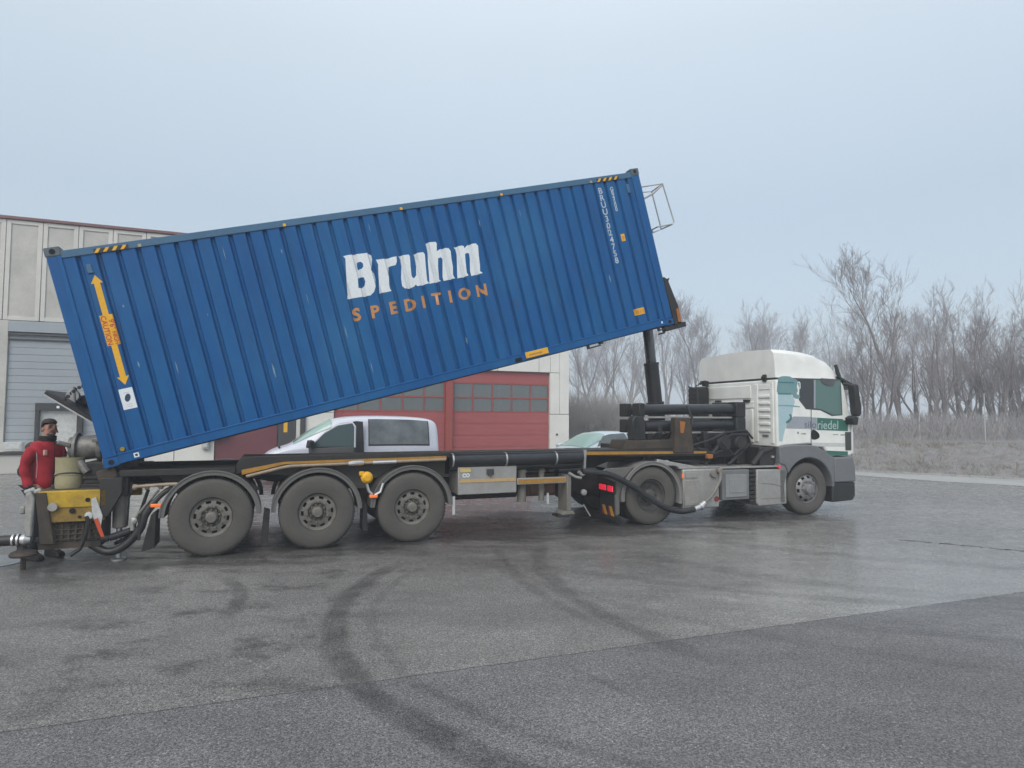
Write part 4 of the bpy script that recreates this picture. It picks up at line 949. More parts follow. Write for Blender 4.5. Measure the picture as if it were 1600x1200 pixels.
P_ = curve([(-.8, .3, .9), (-.9, .25, .55), (-1.02, .2, .3), (-1.15, .2, .22)], 8); b = MB(); b.tube(P_, .022, 8); b.build('thin_hose', hose_m, trl)
P_ = curve([(-.66, .2, .9), (-.8, .2, .72), (-.95, .22, .5)], 6); b = MB(); b.tube(P_, .018, 8); b.tube([(-.95, .1, .55), (-.93, .1, .4)], .03, 10); b.lathe([(.03, -.01), (.045, 0), (.03, .01)], (-.92, .08, .52), 'y', 12); b.build('steel_fitting', galv, trl)
b = MB(); b.tube([(-.42, .03, .99), (-.55, .03, .99), (-.9, .05, .97)], .022, 8)
for xx in (-.45, -.62, -.78, -.92): b.lathe([(.02, -.03), (.04, -.02), (.04, .02), (.02, .03)], (xx, .08, .96), 'x', 10)
b.build('valve_row', tan, trl)
b = MB(); b.box(-.70, -.66, .02, .40, .17, .62); b.prism([(-.82, .12), (-.70, .15), (-.66, .6), (-.72, .6)], 'y', .05, .38); b.build('mud_flap', blackplast, trl, bevel=.006)
b = MB(); b.box(-.86, -.83, .0, .05, .28, .62); b.build('hanging_strap', blackplast, trl)
b = MB(); b.box(-.72, -.60, -.03, .0, .70, .745); b.build('marker_lamp', lamp_o, trl, bevel=.01)
b = MB(); b.prism([(.62, .12), (.72, .14), (.74, .55), (.66, .58)], 'y', .05, .38); b.build('mud_flap', blackplast, trl, bevel=.006)
b = MB(); b.prism([(2.02, .2), (2.1, .2), (2.08, .6), (2.02, .6)], 'y', .05, .38); b.build('mud_flap', blackplast, trl, bevel=.006)
# yellow hand wheel box between the axles
b = MB(); b.lathe([(0, -.09), (.05, -.085), (.085, -.05), (.09, 0), (.06, .04)], (2.06, 0, 1.0), 'y', 14); b.box(1.95, 2.02, -.06, .02, 1.03, 1.09); b.build('yellow_valve', yellow_p, trl, bevel=.008)
b = MB(); b.tube([(2.06, -.02, .91), (2.09, -.02, .8), (2.14, -.02, .75)], .022, 8); b.tube([(2.30, -.02, .91), (2.26, -.02, .78), (2.18, -.02, .74)], .022, 8); b.build('steel_hook', alu, trl)
b = MB(); b.box(2.10, 2.22, -.05, -.01, .70, .745); b.build('marker_lamp', lamp_o, trl, bevel=.01)
# tool box and side guard
b = MB(); b.box(3.47, 4.46, .02, .55, .675, 1.11); tb = b.build('tool_box', galv, trl, bevel=.012)
b = MB(); b.box(3.49, 4.44, .012, .0195, .865, .915); b.build('marking_strip', mat('faded_ochre_tape', (.52, .34, .14), .5, dirt=(.42, .33, .2), scale=6, dirt_amt=.8), tb)
b = MB(); b.box(3.50, 3.68, .012, .0195, 1.03, 1.09); b.build('yellow_patch', mat('pale_yellow_sticker', (.60, .47, .18), .5), tb)
bm = text_mesh('CO', .08, .004)
for v in bm.verts: v.co += Vector((3.60, .0165, .975))
bm_obj(bm, 'worn_lettering', white_p, tb)
b = MB(); b.box(3.94, 4.06, -.005, .015, .98, 1.07); b.box(3.98, 4.02, -.02, -.005, .95, 1.0); b.build('latch', darkgr, tb, bevel=.008)
b = MB(); b.box(4.47, 5.36, .02, .06, .80, .905); sg = b.build('side_guard', galv, trl, bevel=.006)
b = MB(); b.box(4.49, 5.34, .013, .0195, .82, .885); b.build('marking_strip', gold, sg)
b = MB(); b.prism([(5.36, .33), (5.44, .33), (5.44, .93), (5.36, .93)], 'y', .0, .35); b.prism([(5.28, .27), (5.52, .27), (5.48, .33), (5.32, .33)], 'y', .0, .30); b.build('guard_end_plate', leggrey, trl, bevel=.01)
b = MB(); b.box(5.20, 5.42, .0, .25, .235, .268); b.build('guard_foot', blackplast, trl, bevel=.006)
for xx, w_ in ((4.62, .075), (4.98, .05)):
    b = MB(); b.tube([(xx, .2, .50), (xx, .2, 1.1)], w_, 14); b.tube([(xx, .2, .98), (xx, .2, 1.02)], w_+.015, 14); b.build('landing_leg', leggrey, trl)
b = MB(); b.box(4.78, 5.34, .4, .9, .55, .93); b.box(4.85, 5.3, .35, .4, .58, .72); b.build('pump_box', mat('rust_brown_pump', (.12, .06, .045), .7, dirt=(.05, .04, .035), scale=4, dirt_amt=.8), trl, bevel=.02)
b = MB(); b.box(3.4, 4.7, .6, 1.3, .52, .9); b.tube([(3.5, 1.6, .75), (4.7, 1.6, .75)], .2, 16); b.build('air_tank', chassis, trl, bevel=.02)
b = MB(); b.box(3.5, 4.6, 1.35, 2.35, .5, 1.0); b.box(4.7, 5.5, 1.0, 2.3, .5, 1.02); b.tube([(5.6, .9, .7), (6.4, .9, .7)], .26, 18); b.tube([(5.5, 1.6, .7), (6.5, 1.6, .7)], .24, 18); b.build('underbody_light_block', chassis, trl, bevel=.02)  # added underbody boxes and tubes that block light coming from the far side
b = MB(); b.box(3.38, 3.42, .0, .03, .38, .66); b.box(5.02, 5.05, .05, .08, .46, .64); b.build('white_stay', pale, trl)
b = MB(); b.tube([(5.38, -.02, .97), (5.5, -.04, .9), (5.6, -.05, .88)], .025, 8); b.tube([(5.55, -.05, .99), (5.62, -.05, .93), (5.66, -.05, .95)], .03, 10); b.build('pipe_coupling', galv, trl)
b = MB(); b.lathe([(.02, -.05), (.05, -.04), (.055, 0)], (5.72, .1, .62), 'y', 14); b.tube([(5.7, .06, .42), (5.82, .04, .22)], .012, 6); b.build('drain_cock', galv, trl)
# hose sweeping past the tractor's rear wheel
P_ = curve([(5.62, -.05, .99), (5.82, -.07, .97), (6.15, -.09, .91), (6.5, -.11, .75), (6.85, -.12, .53), (7.2, -.12, .33), (7.55, -.12, .235), (7.85, -.12, .25)], 8)
b = MB(); b.tube(P_, .052, 14); b.build('delivery_hose', hose_m, trl)
b = MB(); b.tube([(7.83, -.12, .245), (8.0, -.12, .30), (8.08, -.12, .36)], [.045, .05, .05], 12); b.tube([(7.98, -.12, .29), (8.02, -.12, .31)], .068, 12); b.build('hose_coupling', alu, trl)
P_ = curve([(8.06, -.12, .35), (8.25, -.13, .50), (8.42, -.12, .74), (8.47, -.1, .90)], 6); b = MB(); b.tube(P_, .03, 10); b.lathe([(.04, -.12), (.06, -.1), (.06, -.02)], (8.47, 0, .92), 'y', 14); b.build('steel_elbow', leggrey, trl)
# rear platform clutter: discharge valve in wrapping
b = MB(); b.tube([(-1.75, .5, 1.45), (-1.25, .5, 1.50)], .16, 18); b.lathe([(.2, -.03), (.2, .03)], (-1.4, .5, 1.48), 'x', 20); b.lathe([(.21, -.02), (.21, .02)], (-1.68, .5, 1.46), 'x', 20); b.box(-1.35, -1.15, .3, .8, 1.2, 1.6); b.box(-1.45, -1.05, .2, .5, 1.55, 1.6)
b.tube([(-1.72, .35, 1.5), (-1.85, .3, 1.55)], .03, 8); b.tube([(-1.6, .3, 1.3), (-1.5, .28, 1.15)], .05, 10); b.build('discharge_valve', mat('dull_cast_metal', (.13, .13, .12), .5, metal=.4, dirt=(.30, .29, .27), scale=9, dirt_amt=.9, bump=.5), trl, bevel=.008)
b = MB(); b.box(-1.55, -1.05, .3, 1.0, 1.0, 1.28); b.box(-1.56, -1.15, .28, .3, 1.06, 1.10); b.build('rear_locker', chassis, trl, bevel=.01)
b = MB(); b.lathe([(0, .955), (.155, .955), (.16, .97), (.158, 1.12), (.164, 1.125), (.164, 1.14), (.158, 1.145), (.162, 1.34), (.165, 1.35), (.15, 1.352), (.145, 1.30), (0, 1.30)], ax='z', n=28)
bk = b.build('cream_drum', cream, loc=TW(-1.72, .38, 0.0), label='cream plastic drum standing on the yellow rear beam beside the man in red', cat='drum')
b = MB(); b.tube([(.166*cos(a*pi/12), .166*sin(a*pi/12), 1.10+.06*sin(a*pi/12+2.6)) for a in range(25)], .008, 6); b.build('strap', darkgr, bk)
b = MB(); b.box(-1.95, -1.25, .1, 1.2, .90, .953); b.build('rear_platform', grime, trl, bevel=.004)

# ================================================================ TRACTOR
trk = empty('truck_tractor', (KO[0], KO[1], 0), (0, 0, KYAW), label='white tractor unit with teal print and green stripe, coupled to the tipping trailer', cat='truck')
def px2k(u, v, l_=0.):
    D = fw+rt*((u-800)/F_PX)-up*((v-600)/F_PX); nrm = Vector((-sin(KYAW), cos(KYAW), 0)); o = Vector((KO[0], KO[1], 0))+nrm*l_
    P = D*(o.dot(nrm)/D.dot(nrm)); P.z += EYE
    return (P.x-KO[0])*cos(KYAW)+(P.y-KO[1])*sin(KYAW), P.z
zc = lambda P: [px2k(1205+x_/10.907, 580+y_/10.907) for x_, y_ in P]
# cab shell
b = MB(); b.prism([(2.82, 1.33), (2.82, 2.655), (4.47, 2.665), (4.55, 2.58), (4.70, 1.95), (4.735, 1.14), (4.12, 1.14), (3.98, 1.33), (3.6, 1.39), (3.0, 1.36)], 'y', 0, 2.44)
cab = b.build('cab', cabw, trk, bevel=.035, seg=3)
b = MB()   # roof fairing, tapered to the front and at the sides
secs = [(2.82, 3.25, .03, .12), (3.15, 3.25, .03, .13), (3.6, 3.22, .032, .14), (3.95, 3.17, .035, .17), (4.2, 3.09, .045, .22), (4.36, 2.98, .06, .27), (4.45, 2.85, .08, .34), (4.49, 2.72, .10, .42)]
rings = []
for x_, zt, in0, in1 in secs:
    zb = 2.69; h = zt-zb
    half = [(in0-.015, zb), (in0, zb+.05*h), (in0+.015, zb+.55*h), (in0+in1*.35, zb+.86*h), (in0+in1, zt)]
    ring = half+[(.8, zt+.025)]+[(1.22, zt+.032)]; ring = ring+[(2.44-y_, z_) for y_, z_ in ring[-2::-1]]
    rings.append([b.b.verts.new((x_, y_, z_)) for y_, z_ in ring])
for A, B_ in zip(rings, rings[1:]):
    for i in range(len(A)-1): b.face([A[i], A[i+1], B_[i+1], B_[i]])
b.face(rings[0]); b.face(rings[-1][::-1])
b.build('roof_fairing', cabroof, trk, bevel=.02)
b = MB(); b.box(2.83, 4.46, .012, 2.43, 2.655, 2.69); b.build('roof_seam', seam_m, trk)
for (y0, y1) in ((.02, .10),):
    b = MB(); b.box(2.78, 2.82, .25, .34, 2.62, 2.76); b.tube([(2.74, .30, 2.70), (2.84, .30, 2.70)], .03, 10); b.build('roof_bracket', blackplast, trk, bevel=.008)
b = MB(); b.box(2.70, 2.82, 2.05, 2.14, 2.6, 2.72); b.tube([(2.66, 2.12, 2.68), (2.8, 2.12, 2.7)], .04, 10); b.tube([(2.7, 2.2, 2.66), (2.68, 2.32, 2.62), (2.68, 2.34, 2.4)], .014, 6); b.build('roof_bracket', blackplast, trk, bevel=.008)
# rear wall pressings
def rpanel(y0, y1, z0, z1, d=.02, nm='rear_pressing', m_=cabw): b = MB(); b.box(2.82-d, 2.822, y0, y1, z0, z1); return b.build(nm, m_, trk, bevel=min(.012, d*.45), seg=3)
rpanel(.70, 2.02, 2.30, 2.56, .018); rpanel(.50, .60, 1.42, 2.58, .02); rpanel(.08, .15, 1.40, 2.60, .02)
for i in range(6): rpanel(.17, .47, 1.62+i*.135, 1.68+i*.135, .028, 'louvre')
rpanel(.62, 1.06, 2.10, 2.17, .02); rpanel(.62, 1.95, 2.18, 2.235, .015); rpanel(.64, .72, 1.40, 2.08, .025)
rpanel(.17, .46, 2.46, 2.56, .012)
for y0 in (.72, 1.62): b = MB(); b.box(2.77, 2.82, y0, y0+.17, 2.215, 2.275); b.build('grab_handle', blackplast, trk, bevel=.008)
b = MB(); b.box(2.80, 2.822, .22, .38, 1.53, 1.57); b.build('badge', greytrim, trk)
b = MB(); b.box(2.45, 2.78, 1.98, 2.32, 1.3, 2.58); b.build('air_intake', blackplast, trk, bevel=.04, seg=3)
b = MB()
for i in range(4): b.prism([(2.0, 2.2+i*.1), (2.28, 2.28+i*.1), (2.28, 2.31+i*.1), (2.0, 2.23+i*.1)], 'x', 2.43, 2.449)
b.build('intake_grille', chassis, trk)
b = MB(); b.prism([(2.05, .95), (2.72, .95), (2.74, 1.35), (2.52, 1.9), (2.1, 1.9)], 'y', .62, 2.3); b.build('rear_cover', blackplast, trk, bevel=.02)
b = MB(); b.prism([(2.45, .95), (2.8, .95), (2.86, 1.32), (2.45, 1.34)], 'y', .06, .6); b.tube([(2.3, .1, 1.0), (2.5, .05, 1.25), (2.75, .1, 1.3)], .05, 10); b.build('cab_mount', chassis, trk, bevel=.02)
b = MB(); b.box(2.70, 2.76, .02, .06, 1.13, 1.17); b.build('bolt_head', alu, trk); b = MB(); b.box(2.84, 2.88, -.01, .02, .93, .98); b.build('marker_lamp', lamp_r, trk, bevel=.005)
# window, door and side prints
def decal(polys, nm, m_, lift, parent=cab, raw=False):
    b = poly_mesh(polys if raw else [zc(P) for P in polys])
    for v in b.verts: v.co.y = -lift
    return bm_obj(b, nm, m_, parent)
decal([[(430,118),(700,122),(1185,138),(1215,752),(1030,765),(835,668),(590,648),(470,490),(480,290)]], 'window_rubber', seam_m, .0015)
decal([[(455,135),(712,140),(712,632),(600,632),(488,478),(495,300)]], 'quarter_glass', glassd, .003)
inner_ = decal([[(718,140),(1178,152),(1203,742),(1040,748),(845,652),(718,634)]], 'glass_backing', mat('cab_interior', (.05, .08, .075), .8, dirt=(.10, .15, .14), scale=4, dirt_amt=.9), .0025)
decal([[(722,150),(1172,160),(1196,735),(1046,740),(850,645),(722,630)]], 'door_glass', glass('door_tinted_glass', (.15, .28, .26), .62, .06), .006)
decal([[(722,150),(750,150),(750,630),(722,628)]], 'window_strip', greyvinyl, .0075)
decal([[(830,118),(1085,135),(1060,235),(1000,255),(930,235),(860,195)]], 'wind_deflector', mat('smoked_plastic', (.09, .09, .10), .25), .02)
tealA = [(145,95),(300,88),(360,115),(440,150),(448,200),(435,270),(452,330),(432,385),(488,420),(480,462),(420,468),(372,440),(335,392),(115,392),(108,200)]
decal([smoothpoly(tealA)], 'teal_print', teal1, .003)
decal([[(115,392),(335,392),(385,470),(400,520),(372,600),(362,700),(335,790),(262,880),(235,985),(208,1090),(192,1195),(132,1195),(122,800),(118,600)]], 'pale_teal_print', teal2, .0035)
decal([[(112,180),(375,184),(400,200),(375,206),(112,200)]], 'band_print', teal3, .005); decal([[(112,372),(330,376),(345,400),(112,396)]], 'band_print', teal3, .005)
decal([[(116,575),(360,580),(490,600),(488,612),(340,600),(116,594)]], 'band_print', mat('mid_teal', (.16, .36, .38), .45), .005)
decal([smoothpoly([(300,735),(345,745),(345,820),(290,880),(248,885),(255,855),(300,820),(318,780)])], 'hook_print', teal3, .005)
decal([[(445,180),(482,178),(495,205),(495,300),(482,300),(478,200),(446,196)]], 'white_trim_print', white_p, .0045)
decal([[(385,770),(670,778),(670,985),(245,975),(268,880),(340,800)]], 'grey_stripe', greyvinyl, .0028); decal([[(686,785),(776,790),(776,1000),(686,995)]], 'grey_stripe', greyvinyl, .0028)
decal([[(780,792),(1215,815),(1225,835),(1305,845),(1305,1022),(780,1002)]], 'green_stripe', greendark, .0028)
decal([[(672,650),(684,650),(684,1290),(672,1290)]], 'door_gap', seam_m, .0055)
decal([smoothpoly([(690,1005),(750,1008),(800,1050),(822,1100),(795,1150),(690,1160)], 2)], 'door_handle', holeblk, .006)
decal([[(690,1215),(1310,1225),(1312,1290),(690,1280)]], 'lower_trim', mat('pale_cab_grey', (.55, .57, .56), .4), .002)
for word, u0, u1, v0, v1, m_ in (('silo', 565, 768, 848, 962, mat('dark_grey_print', (.10, .12, .15), .5)), ('riedel', 792, 1138, 838, 985, mat('pale_print', (.45, .58, .56), .5))):
    t_ = text_mesh(word, .2, .0); xs_ = [v.co.x for v in t_.verts]; zs_ = [v.co.z for v in t_.verts]
    x0, x1, y0, y1 = min(xs_), max(xs_), min(zs_), max(zs_)
    for v in t_.verts:
        fx, fz = (v.co.x-x0)/(x1-x0), (v.co.z-y0)/(y1-y0)
        a, c = px2k(1205+(u0+(u1-u0)*fx)/10.907, 580+(v1+(v0-v1)*fz+fx*6)/10.907); v.co = Vector((a, -.0045, c))
    bm_obj(t_, 'lettering', m_, cab)
for (u, v, wd, hh) in ((455, 1050, 16, 40), (548, 1066, 40, 18), (570, 1066, 14, 26), (1095, 1080, 46, 14), (1200, 1085, 20, 22), (1240, 1085, 28, 20)):
    decal([[(u-wd, v-hh*.5), (u+wd, v-hh*.5), (u+wd, v+hh*.5), (u-wd, v+hh*.5)]], 'small_print', mat('grey_print', (.30, .32, .33), .5), .003)
zk = lambda P: [px2k(1060+x_/3.75, 520+y_/3.75) for x_, y_ in P]   # readings from the wider view of the tractor
decal([zk([(862,690),(992,695),(992,720),(882,716)])], 'green_stripe', greendark, .003, raw=True)
b = MB(); b.box(4.55, 4.70, -.012, 0, 1.25, 1.62); b.build('corner_air_flap', seam_m, trk, bevel=.004)
b = MB(); b.box(4.71, 4.735, -.03, .3, 1.18, 1.85); b.build('front_corner_panel', cabw, trk, bevel=.01)
# windscreen and front panel (seen only from elsewhere)
b = MB(); b.prism([(4.575, 2.54), (4.712, 1.96), (4.722, 1.965), (4.585, 2.55)], 'y', .12, 2.32); b.build('windscreen', glassd, trk)
b = MB(); b.box(4.735, 4.76, .3, 2.14, 1.2, 1.85); b.build('grille', blackplast, trk, bevel=.01)
# visor and mirrors
b = MB(); b.prism([(4.40, 2.75), (4.46, 2.74), (4.95, 2.54), (4.93, 2.49), (4.5, 2.66)], 'y', -.02, 2.46); b.build('sun_visor', mat('smoked_visor', (.03, .035, .035), .25), trk, bevel=.01)
b = MB(); b.prism([(4.36, 2.98), (4.41, 3.0), (4.56, 2.62), (4.48, 2.60)], 'y', .02, .07); b.build('visor_bracket', blackplast, trk, bevel=.008)
b = MB(); b.prism([(4.60, 2.55), (4.64, 2.60), (4.72, 2.58), (4.80, 2.15), (4.79, 1.98), (4.74, 1.93), (4.66, 1.97)], 'y', -.20, -.03); b.build('mirror', blackplast, trk, bevel=.03, seg=3)
b = MB(); b.prism([(4.52, 1.91), (4.62, 1.96), (4.72, 1.92), (4.68, 1.76), (4.56, 1.78)], 'y', -.20, -.02); b.build('mirror', blackplast, trk, bevel=.025, seg=3)
b = MB(); b.tube([(4.66, -.1, 2.57), (4.52, .01, 2.6)], .022, 8); b.build('mirror_arm', blackplast, trk)
b = MB(); b.prism([(4.62, 2.55), (4.66, 2.62), (4.80, 2.60), (4.84, 2.2)], 'y', 2.5, 2.75); b.build('mirror', blackplast, trk, bevel=.03, seg=3)
# wheel-arch trim, bumper, step
ar = [(3.58+.60*cos(radians(a)), .52+.60*sin(radians(a))) for a in range(-5, 176, 9)]
b = MB(); P_ = ar+[(2.86, .60), (2.86, .28), (2.84, 1.34), (3.0, 1.37), (3.55, 1.385), (3.80, 1.34), (4.0, 1.22), (4.16, 1.06), (4.20, .47)]
b.prism([(3.58+.60*cos(radians(a)), .52+.60*sin(radians(a))) for a in range(0, 151, 10)]+[(2.99, .98), (2.86, 1.02), (2.85, 1.345), (3.0, 1.37), (3.55, 1.38), (3.80, 1.345), (4.0, 1.22), (4.225, 1.12), (4.225, .54)], 'y', -.03, .5)
b.build('wheel_arch_trim', greytrim, trk, bevel=.025, seg=3)
b = MB(); b.prism([(2.86, .26), (3.0, .26), (2.98, .60), (3.06, .86), (3.06, 1.0), (2.86, 1.02)], 'y', -.0, .5); b.build('step_pillar', mat('mid_grey_plastic', (.20, .21, .22), .5, dirt=dust, scale=4), trk, bevel=.015)
b = MB(); b.prism([(4.23, .61), (4.23, 1.12), (4.74, 1.12), (4.79, .9), (4.79, .61)], 'y', -.03, 2.47); b.build('bumper', greytrim, trk, bevel=.035, seg=3)
b = MB(); b.prism([(4.19, .605), (4.78, .605), (4.78, .32), (4.70, .24), (4.16, .22)], 'y', -.02, 2.46); b.build('bumper_skirt', blackplast, trk, bevel=.03, seg=3)
b = MB(); b.box(4.74, 4.77, -.01, .02, 1.14, 1.62); b.build('marker_strip', alu, trk)
for y0 in (.2, 1.9): b = MB(); b.box(4.78, 4.815, y0, y0+.4, .72, .95); b.build('headlight', glassd, trk, bevel=.02)
# front wheel
def wheel_root(nm='wheel'):
    r_ = bpy.data.objects.new(nm, None); COL.objects.link(r_); r_.parent = trk; return r_
fwl = wheel_root(); fwl.location = (3.58, .03, .508)
b = tyre_mesh(.508, .30, .285); tread_blocks(b, .508, .30); b.build('tyre', [rubber, tread_m], fwl)
b = MB(); n_ = 60; rr = [(.285, .02), (.278, .05), (.262, .055), (.245, .03), (.205, .005), (.185, -.005), (.165, -.008)]
rings = [[b.b.verts.new((r*cos(2*pi*k/n_), h, r*sin(2*pi*k/n_))) for k in range(n_)] for r, h in rr]
for j, (A, B_) in enumerate(zip(rings, rings[1:])):
    for k in range(n_):
        if j == 3 and k % 6 < 3: continue
        b.face([A[k], A[(k+1) % n_], B_[(k+1) % n_], B_[k]])
b.lathe([(.166, -.008), (.150, -.008), (.12, .0), (.105, -.03), (.095, -.075), (.075, -.085), (0, -.085)], ax='y', n=30, caps=False)
for k in range(10): a = 2*pi*k/10; b.lathe([(.018, -.005), (.017, -.03), (.010, -.045), (0, -.047)], (.150*cos(a), 0, .150*sin(a)), 'y', 6)
b.build('rim', rimsteel, fwl)
b = MB(); b.lathe([(0, .12), (.27, .12), (.27, .26)], ax='y', n=24); b.build('brake_drum', holeblk, fwl)
ff = dup(fwl, trk); ff.location = (3.58, 2.41, .508); ff.rotation_euler = (0, 0, pi)
# rear wheels (twin): deep dish
rwl = wheel_root(); rwl.location = (0, .0, .512)
b = tyre_mesh(.512, .29, .285); tread_blocks(b, .512, .29); b.build('tyre', [rubber, tread_m], rwl)
b = MB(); b.lathe([(.285, .02), (.28, .045), (.262, .05), (.25, .10), (.225, .14), (.205, .15), (.13, .155), (.12, .12), (.105, .07), (.06, .06), (0, .06)], ax='y', n=48, caps=False)
for k in range(10): a = 2*pi*k/10; b.lathe([(.016, .155), (.015, .12), (0, .115)], (.168*cos(a), 0, .168*sin(a)), 'y', 6)
b.build('rim', mat('dark_dish_rim', (.11, .105, .10), .6, metal=.2, dirt=(.03, .03, .03), scale=6, dirt_amt=.8), rwl)
r2 = dup(rwl, trk); r2.location = (0, .33, .512); r3 = dup(rwl, trk); r3.location = (0, 2.44, .512); r3.rotation_euler = (0, 0, pi); r4 = dup(rwl, trk); r4.location = (0, 2.11, .512); r4.rotation_euler = (0, 0, pi)
b = MB(); b.tube([(0, .3, .512), (0, 2.1, .512)], .09, 12); b.lathe([(.1, 1.0), (.22, 1.1), (.22, 1.3), (.1, 1.4)], (0, 0, .5), 'y', 16); b.tube([(3.58, .3, .5), (3.58, 2.2, .5)], .06, 10); b.build('axle', chassis, trk)
mudguard(0, .62, .50, -.03, .62, trk, -14, 186, mat('dusty_light_mudguard', (.19, .19, .185), .6, dirt=dust, scale=3, dirt_amt=.5)); mudguard(0, .62, .50, 1.85, 2.45, trk, -14, 186)
b = MB(); b.prism([(-1.02, .95), (-.9, 1.02), (-.35, 1.03), (-.55, .85), (-.64, .55), (-.64, .22), (-.72, .2), (-.74, .78), (-1.0, .9)], 'y', .0, .045); b.build('mudguard_end', mudg, trk, bevel=.01)
b = MB(); b.box(-.74, -.70, .0, .62, .56, .84); b.build('lamp_board', chassis, trk, bevel=.008)
for y0, w_ in ((.30, .24), (.05, .18)): b = MB(); b.box(-.765, -.741, y0, y0+w_, .60, .70); b.build('tail_lamp', lamp_r, trk, bevel=.012)
b = MB(); b.box(-.70, -.68, .01, .62, .08, .56); mf = b.build('mud_flap', blackplast, trk, bevel=.004)
for y0 in (.08, .33):
    b = MB(); b.prism([(y0, .17), (y0+.10, .17), (y0+.2, .33), (y0+.10, .33)], 'x', -.706, -.701); b.build('amber_reflector', tape_o, mf, smooth=False)
    b = MB(); b.prism([(y0+.1005, .17), (y0+.2, .17), (y0+.2, .3292)], 'x', -.7055, -.7012); b.build('red_reflector', tape_r, mf, smooth=False)
# frame, tanks, boxes
b = MB(); b.box(-1.0, 4.2, .78, .86, .62, .90); b.box(-1.0, 4.2, 1.6, 1.68, .62, .90); b.box(-1.0, -.92, .78, 1.68, .62, .9); b.box(2.2, 4.0, .86, 1.6, .4, 1.2); b.build('chassis_frame', chassis, trk, bevel=.01)
b = MB(); b.prism([(-.5, .95), (.55, .95), (.6, 1.06), (-.45, 1.10)], 'y', .75, 1.75); b.prism([(.15, 1.03), (.55, 1.02), (.85, .93), (1.2, .97), (.2, 1.15)], 'y', .1, .6); b.build('fifth_wheel', galv, trk, bevel=.01)
b = MB(); b.box(.67, 1.47, .02, .6, .24, .96); tank = b.build('silver_tank_box', galv, trk, bevel=.03, seg=3)
b = MB(); b.box(.72, .98, .005, .022, .80, .90); b.box(.69, 1.02, .008, .0205, .30, .76); b.build('tank_panel', mat('dusty_steel_panel', (.36, .355, .34), .5, metal=.4, dirt=(.24, .22, .19), scale=5, dirt_amt=.7), tank, bevel=.006)
b = MB(); b.lathe([(.055, -.04), (.065, -.02), (.06, .02)], (1.32, .0, .86), 'y', 18); b.build('filler_cap', leggrey, tank)
b = MB(); b.lathe([(.05, .012), (.05, .0195)], (1.40, 0, .40), 'y', 18); b.build('dark_plug', tape_r, tank)
b = MB(); b.box(.64, .67, -.01, .02, .80, .88); b.build('marker_lamp', lamp_o, trk, bevel=.005)
b = MB(); b.box(1.53, 2.16, .02, .6, .36, .93); bt = b.build('battery_box', mat('grey_battery_box', (.16, .17, .18), .5, dirt=dust, scale=4), trk, bevel=.02)
b = MB(); b.box(1.60, 2.08, .002, .0205, .42, .84); b.box(1.68, 2.0, -.006, .002, .50, .76); b.build('box_lid', mat('pale_box_lid', (.25, .26, .27), .5, dirt=dust, scale=4), bt, bevel=.01)
b = MB()
for i in range(8): b.box(2.17, 2.30, .02, .5, .30+i*.08, .35+i*.08)
b.build('ribbed_cover', chassis, trk, bevel=.005)
b = MB(); b.prism([(2.32, .92), (3.03, .905), (3.03, .24), (2.36, .22), (2.30, .30)], 'y', .0, .55); fr = b.build('side_fairing', galv, trk, bevel=.02, seg=3)
b = MB(); b.box(2.40, 3.0, -.005, .005, .355, .365); b.prism([(2.42, .66), (2.7, .64), (2.92, .58), (2.9, .57), (2.7, .62), (2.42, .645)], 'y', -.004, .003); b.build('fairing_crease', leggrey, fr)
b = MB(); b.box(1.5, 3.0, .02, .62, .95, .985); b.box(.62, 1.5, .05, .75, .965, 1.0); b.build('deck_plate', galv, trk, bevel=.006)
b = MB(); b.box(1.55, 2.15, .1, .7, .93, .95); b.box(1.5, 2.9, .7, 1.7, .9, 1.0); b.build('deck_support', chassis, trk)

